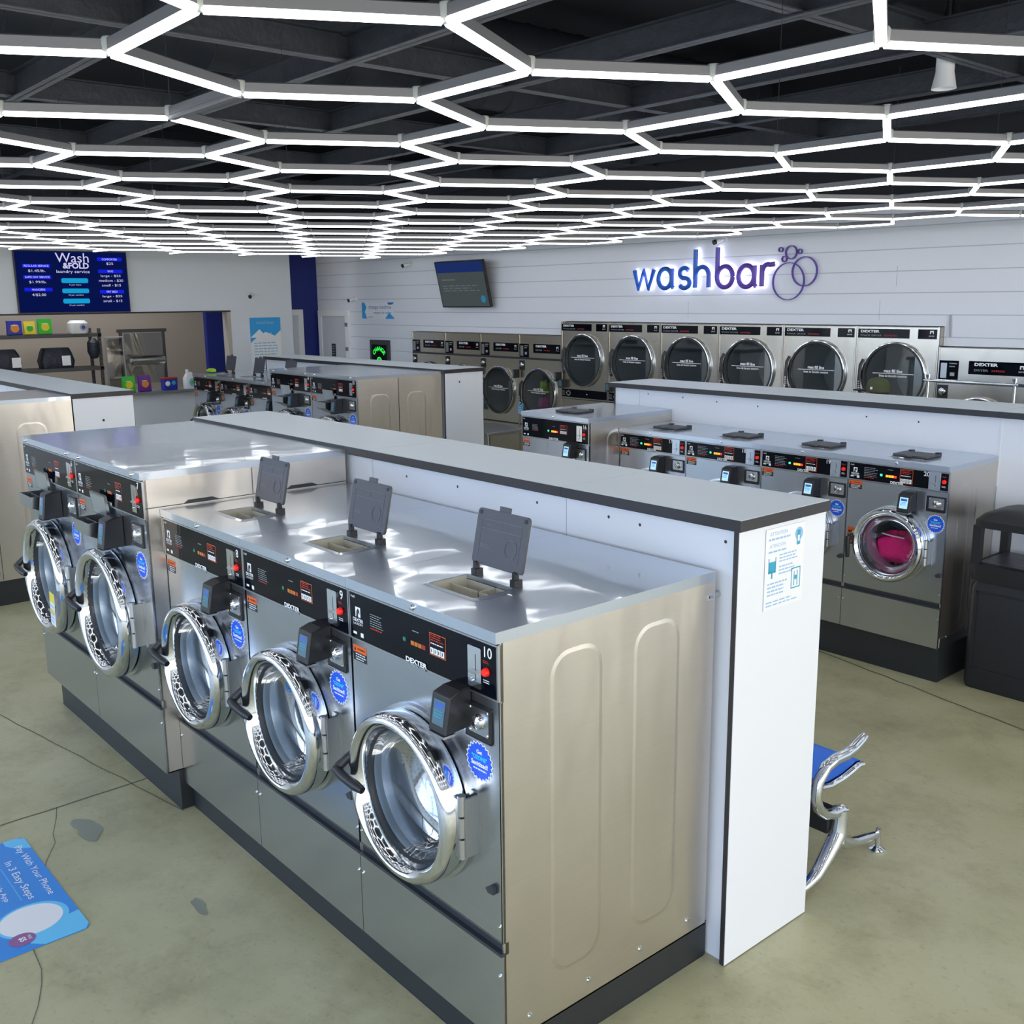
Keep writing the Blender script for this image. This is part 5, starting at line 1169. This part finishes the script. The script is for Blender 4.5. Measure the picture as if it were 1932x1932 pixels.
# ------------------------------------------------------------------ folding table, cart, person
ft = thing('folding_table', (-6.75, 5.62, 0), 'stainless folding table in the aisle before the lower dryers', 'table')
b = MB(); b.box(-.55, .20, -.32, .32, .77, .805, ALU); b.build('tabletop', ft, bevel=.004)
for x in (-.5, .15):
    for y in (-.27, .27): b = MB(); b.cyl((x, y, 0), .019, .77, ALU, 'z', 12); b.build('leg', ft)
lc = thing('laundry_cart', (-1.66, 6.0, 0), 'chrome wire laundry cart with hanging bar before the right dryers', 'cart')
for x in (-.33, .33):
    b = MB(); b.tube([(x, 0, .25), (x, 0, 1.60)], .012, CHROME, 10); b.lathe([(0, 0), (.018, .005), (.018, .03), (0, .035)], (x, 0, 1.59), CHROME, 'z', 12); b.build('upright', lc)
b = MB(); b.tube([(-.36, 0, 1.575), (.36, 0, 1.575)], .013, CHROME, 10); b.build('hanging_bar', lc)
b = MB()
for z in (.35, .55, .80):
    b.tube([(-.36, -.25, z), (.36, -.25, z), (.36, .25, z), (-.36, .25, z), (-.36, -.25, z)], .007, CHROME, 6)
for i in range(13):
    for s2 in (-.25, .25): b.tube([(-.36 + i * .06, s2, .35), (-.36 + i * .06, s2, .80)], .0025, CHROME, 5)
for i in range(9):
    for s2 in (-.36, .36): b.tube([(s2, -.25 + i * .0625, .35), (s2, -.25 + i * .0625, .80)], .0025, CHROME, 5)
    b.tube([(-.36, -.25 + i * .0625, .35), (.36, -.25 + i * .0625, .35)], .0025, CHROME, 5)
b.build('basket', lc)
for x in (-.33, .33):
    for y in (-.22, .22):
        b = MB(); b.cyl((x - .012, y, .05), .05, .024, BLK, 'x', 16); b.tube([(x, y, .06), (x, y, .35)], .009, CHROME, 8); b.build('caster', lc)
# person
ps = thing('person', (-2.31, 6.05, -.0), 'person in an olive cap and dark shirt facing left behind the long partition', 'person')
def skin_body(name, verts, edges_, radii, m, parent, sub=2):
    me = bpy.data.meshes.new(name); me.from_pydata(verts, edges_, []); me.update(); me.materials.append(m)
    o = bpy.data.objects.new(name, me); COL.objects.link(o); o.parent = parent
    sk = o.modifiers.new('skin', 'SKIN'); sk.use_smooth_shade = True
    if not me.skin_vertices: me.attributes.new('skin', 'FLOAT', 'POINT')
    for i, r in enumerate(radii): me.skin_vertices[0].data[i].radius = r if isinstance(r, tuple) else (r, r)
    me.skin_vertices[0].data[0].use_root = True
    s_ = o.modifiers.new('sub', 'SUBSURF'); s_.levels = sub; s_.render_levels = sub; return o
try:
    # faces -x ; slight forward lean
    V_ = [(0, 0, .88), (-.02, 0, 1.05), (-.04, 0, 1.20), (-.06, 0, 1.30), (-.085, 0, 1.36), (-.10, 0, 1.40),
          (0, -.09, .84), (-.01, -.10, .46), (.02, -.10, .09), (-.11, -.105, .035), (0, .09, .84), (-.01, .10, .46), (.02, .10, .09), (-.11, .105, .035),
          (-.06, -.17, 1.28), (-.08, -.22, 1.05), (-.26, -.19, .97), (-.06, .17, 1.28), (-.08, .22, 1.05), (-.26, .19, .97)]
    E2 = [(0, 1), (1, 2), (2, 3), (3, 4), (4, 5), (0, 6), (6, 7), (7, 8), (8, 9), (0, 10), (10, 11), (11, 12), (12, 13), (3, 14), (14, 15), (15, 16), (3, 17), (17, 18), (18, 19)]
    R_ = [(.12, .14), (.11, .13), (.11, .16), (.09, .13), .06, .055, .09, .062, .048, .04, .09, .062, .048, .04, .065, .05, .04, .065, .05, .04]
    mm = [bpy.data.meshes]
    skin_body('body', V_, E2, R_, SHIRT, ps)
except Exception as ex: print('person body', ex)
b = MB(); hc = (-.13, 0, 1.435)
prof = []
vs = []; n = 20
for i in range(n + 1):
    th = PI * i / n
    for j in range(n):
        a = 2 * PI * j / n; x, y, z = math.sin(th) * math.cos(a), math.sin(th) * math.sin(a), math.cos(th)
        rx, ry, rz = .092, .074, .115
        if z < 0: rx *= 1 - .18 * (-z); ry *= 1 - .30 * (-z)
        nose = .022 * math.exp(-((y / .18) ** 2) - (((z + .12) / .16) ** 2)) if x < 0 else 0
        vs.append((hc[0] + x * rx - nose, hc[1] + y * ry, hc[2] + z * rz))
b.add(vs, [(i * n + j, i * n + (j + 1) % n, (i + 1) * n + (j + 1) % n, (i + 1) * n + j) for i in range(n) for j in range(n)], SKIN, True)
for s2 in (-1, 1):
    lump(b, (hc[0] + .01, s2 * .076, hc[2] - .005), (.016, .008, .028), SKIN, 1, 10); lump(b, (hc[0] - .082, s2 * .030, hc[2] + .01), (.006, .012, .006), WHITE, 2, 8); lump(b, (hc[0] - .087, s2 * .030, hc[2] + .01), (.003, .005, .005), HAIR, 2, 8)
lump(b, (hc[0] - .082, 0, hc[2] - .055), (.006, .022, .006), REDC, 3, 8)
b.build('head', ps)
b = MB(); b.lathe([(.083, -.055), (.086, -.01), (.082, .03)], (hc[0] + .008, 0, hc[2]), HAIR, 'z', 24, a0=-1.9, a1=1.9); b.build('hair', ps)
b = MB(); b.lathe([(.092, .0), (.094, .035), (.088, .070), (.070, .098), (.04, .113), (.0001, .118)], (hc[0] + .004, 0, hc[2] + .02), OLIVE, 'z', 28)
pts_ = [(-.06, -.06), (-.06, .06), (-.13, .064), (-.195, .040), (-.215, 0), (-.195, -.040), (-.13, -.064)]
b.prism([(hc[0] + p[0], p[1]) for p in pts_], hc[2] + .022, hc[2] + .030, HAIR); b.cyl((hc[0] + .004, 0, hc[2] + .136), .008, .006, OLIVE, 'z', 10)
b.rect(XF((hc[0], -.0945, hc[2] + .045), '-y'), -.010, .010, 0, .02, WHITE)
b.build('cap', ps)
for s2 in (-1, 1):
    b = MB(); base = Vector((-.27, s2 * .19, .965)); lump(b, (base.x - .035, base.y, base.z), (.045, .018, .032), SKIN, 2, 10)
    for k in range(4):
        y_ = base.z + .024 - k * .016; L_ = (.035, .042, .04, .03)[k]; b.tube([(base.x - .06, base.y, y_), (base.x - .06 - L_ * .6, base.y - s2 * .006, y_ - .004), (base.x - .06 - L_, base.y - s2 * .02, y_ - .012)], [.009, .0085, .007], SKIN, 8)
    b.tube([(base.x - .02, base.y, base.z + .025), (base.x - .045, base.y - s2 * .015, base.z + .045), (base.x - .065, base.y - s2 * .022, base.z + .052)], [.010, .009, .008], SKIN, 8)
    b.build('hand', ps)
    b = MB(); rings(b, [(.12, .045, .03, 0), (.12, .045, .03, .04), (.06, .04, .03, .09)], BLK); b.V = [(v_[0] - .05, v_[1] + s2 * .102, v_[2]) for v_ in b.V]; b.build('shoe', ps)
# trousers as a sleeve round the legs
b = MB()
for s2 in (-1, 1): b.tube([(0, s2 * .085, .90), (-.005, s2 * .09, .70), (-.01, s2 * .10, .46), (.015, s2 * .10, .10)], [.105, .10, .078, .066], TROU, 16)
b.tube([(0, 0, .82), (0, 0, .95)], [.15, .155], TROU, 16); b.build('trousers', ps)

# ------------------------------------------------------------------ floor decal
fd = thing('floor_decal', (-1.60, -.63, 0), 'blue floor decal reading Pay With Your Phone In 3 Easy Steps', 'decal')
# u runs along +x toward the camera end, v runs toward the washers
X = XF((0, 0, .001), '+z')
b = MB(); b.prism(rrect(-.84, .012, -.62, .0, .03, 4), 0, .0012, MATB, X); b.build('sheet', fd)
b = MB()
b.prism([(-.82, 0), (-.72, 0), (-.75, -.05), (-.80, -.08), (-.84, -.08), (-.84, -.03)], .0013, .0015, MATC, X); b.build('pale_corner', fd); b = MB()
b.prism([(-.13, -.0), (-.02, -.0), (.01, -.02), (.01, -.16), (-.03, -.20), (-.09, -.14), (-.12, -.07)], .0013, .0015, MATC, X); b.build('pale_corner', fd); b = MB()
b.prism(circ(-.175, -.15, .115, 36, .125), .0016, .0018, MATC, X); b.build('pale_ring', fd)
b = MB(); b.prism(circ(-.178, -.155, .10, 36, .11), .002, .0022, WPL, X); b.build('white_disc', fd)
b = MB()
b.text('Pay With Your Phone', X, WHITE, -.535, -.045, w=.46, h=.036, align='c', lift=.0026); b.text('In 3 Easy Steps', X, WHITE, -.49, -.112, w=.34, h=.038, align='c', lift=.0026); b.rect(X, -.62, -.33, -.146, -.143, MATC, lift=.0026)
b.text('Mobile App', X, WHITE, -.46, -.19, w=.2, h=.026, align='c', lift=.0026); b.prism(circ(-.07, -.215, .04, 24, .045), .0024, .0026, PLUM, X); b.text('$5', X, WHITE, -.07, -.215, h=.025, align='c', bold=.03, lift=.003); b.text('FREE', X, WHITE, -.07, -.19, h=.010, align='c', lift=.003)
b.build('printed_text', fd)
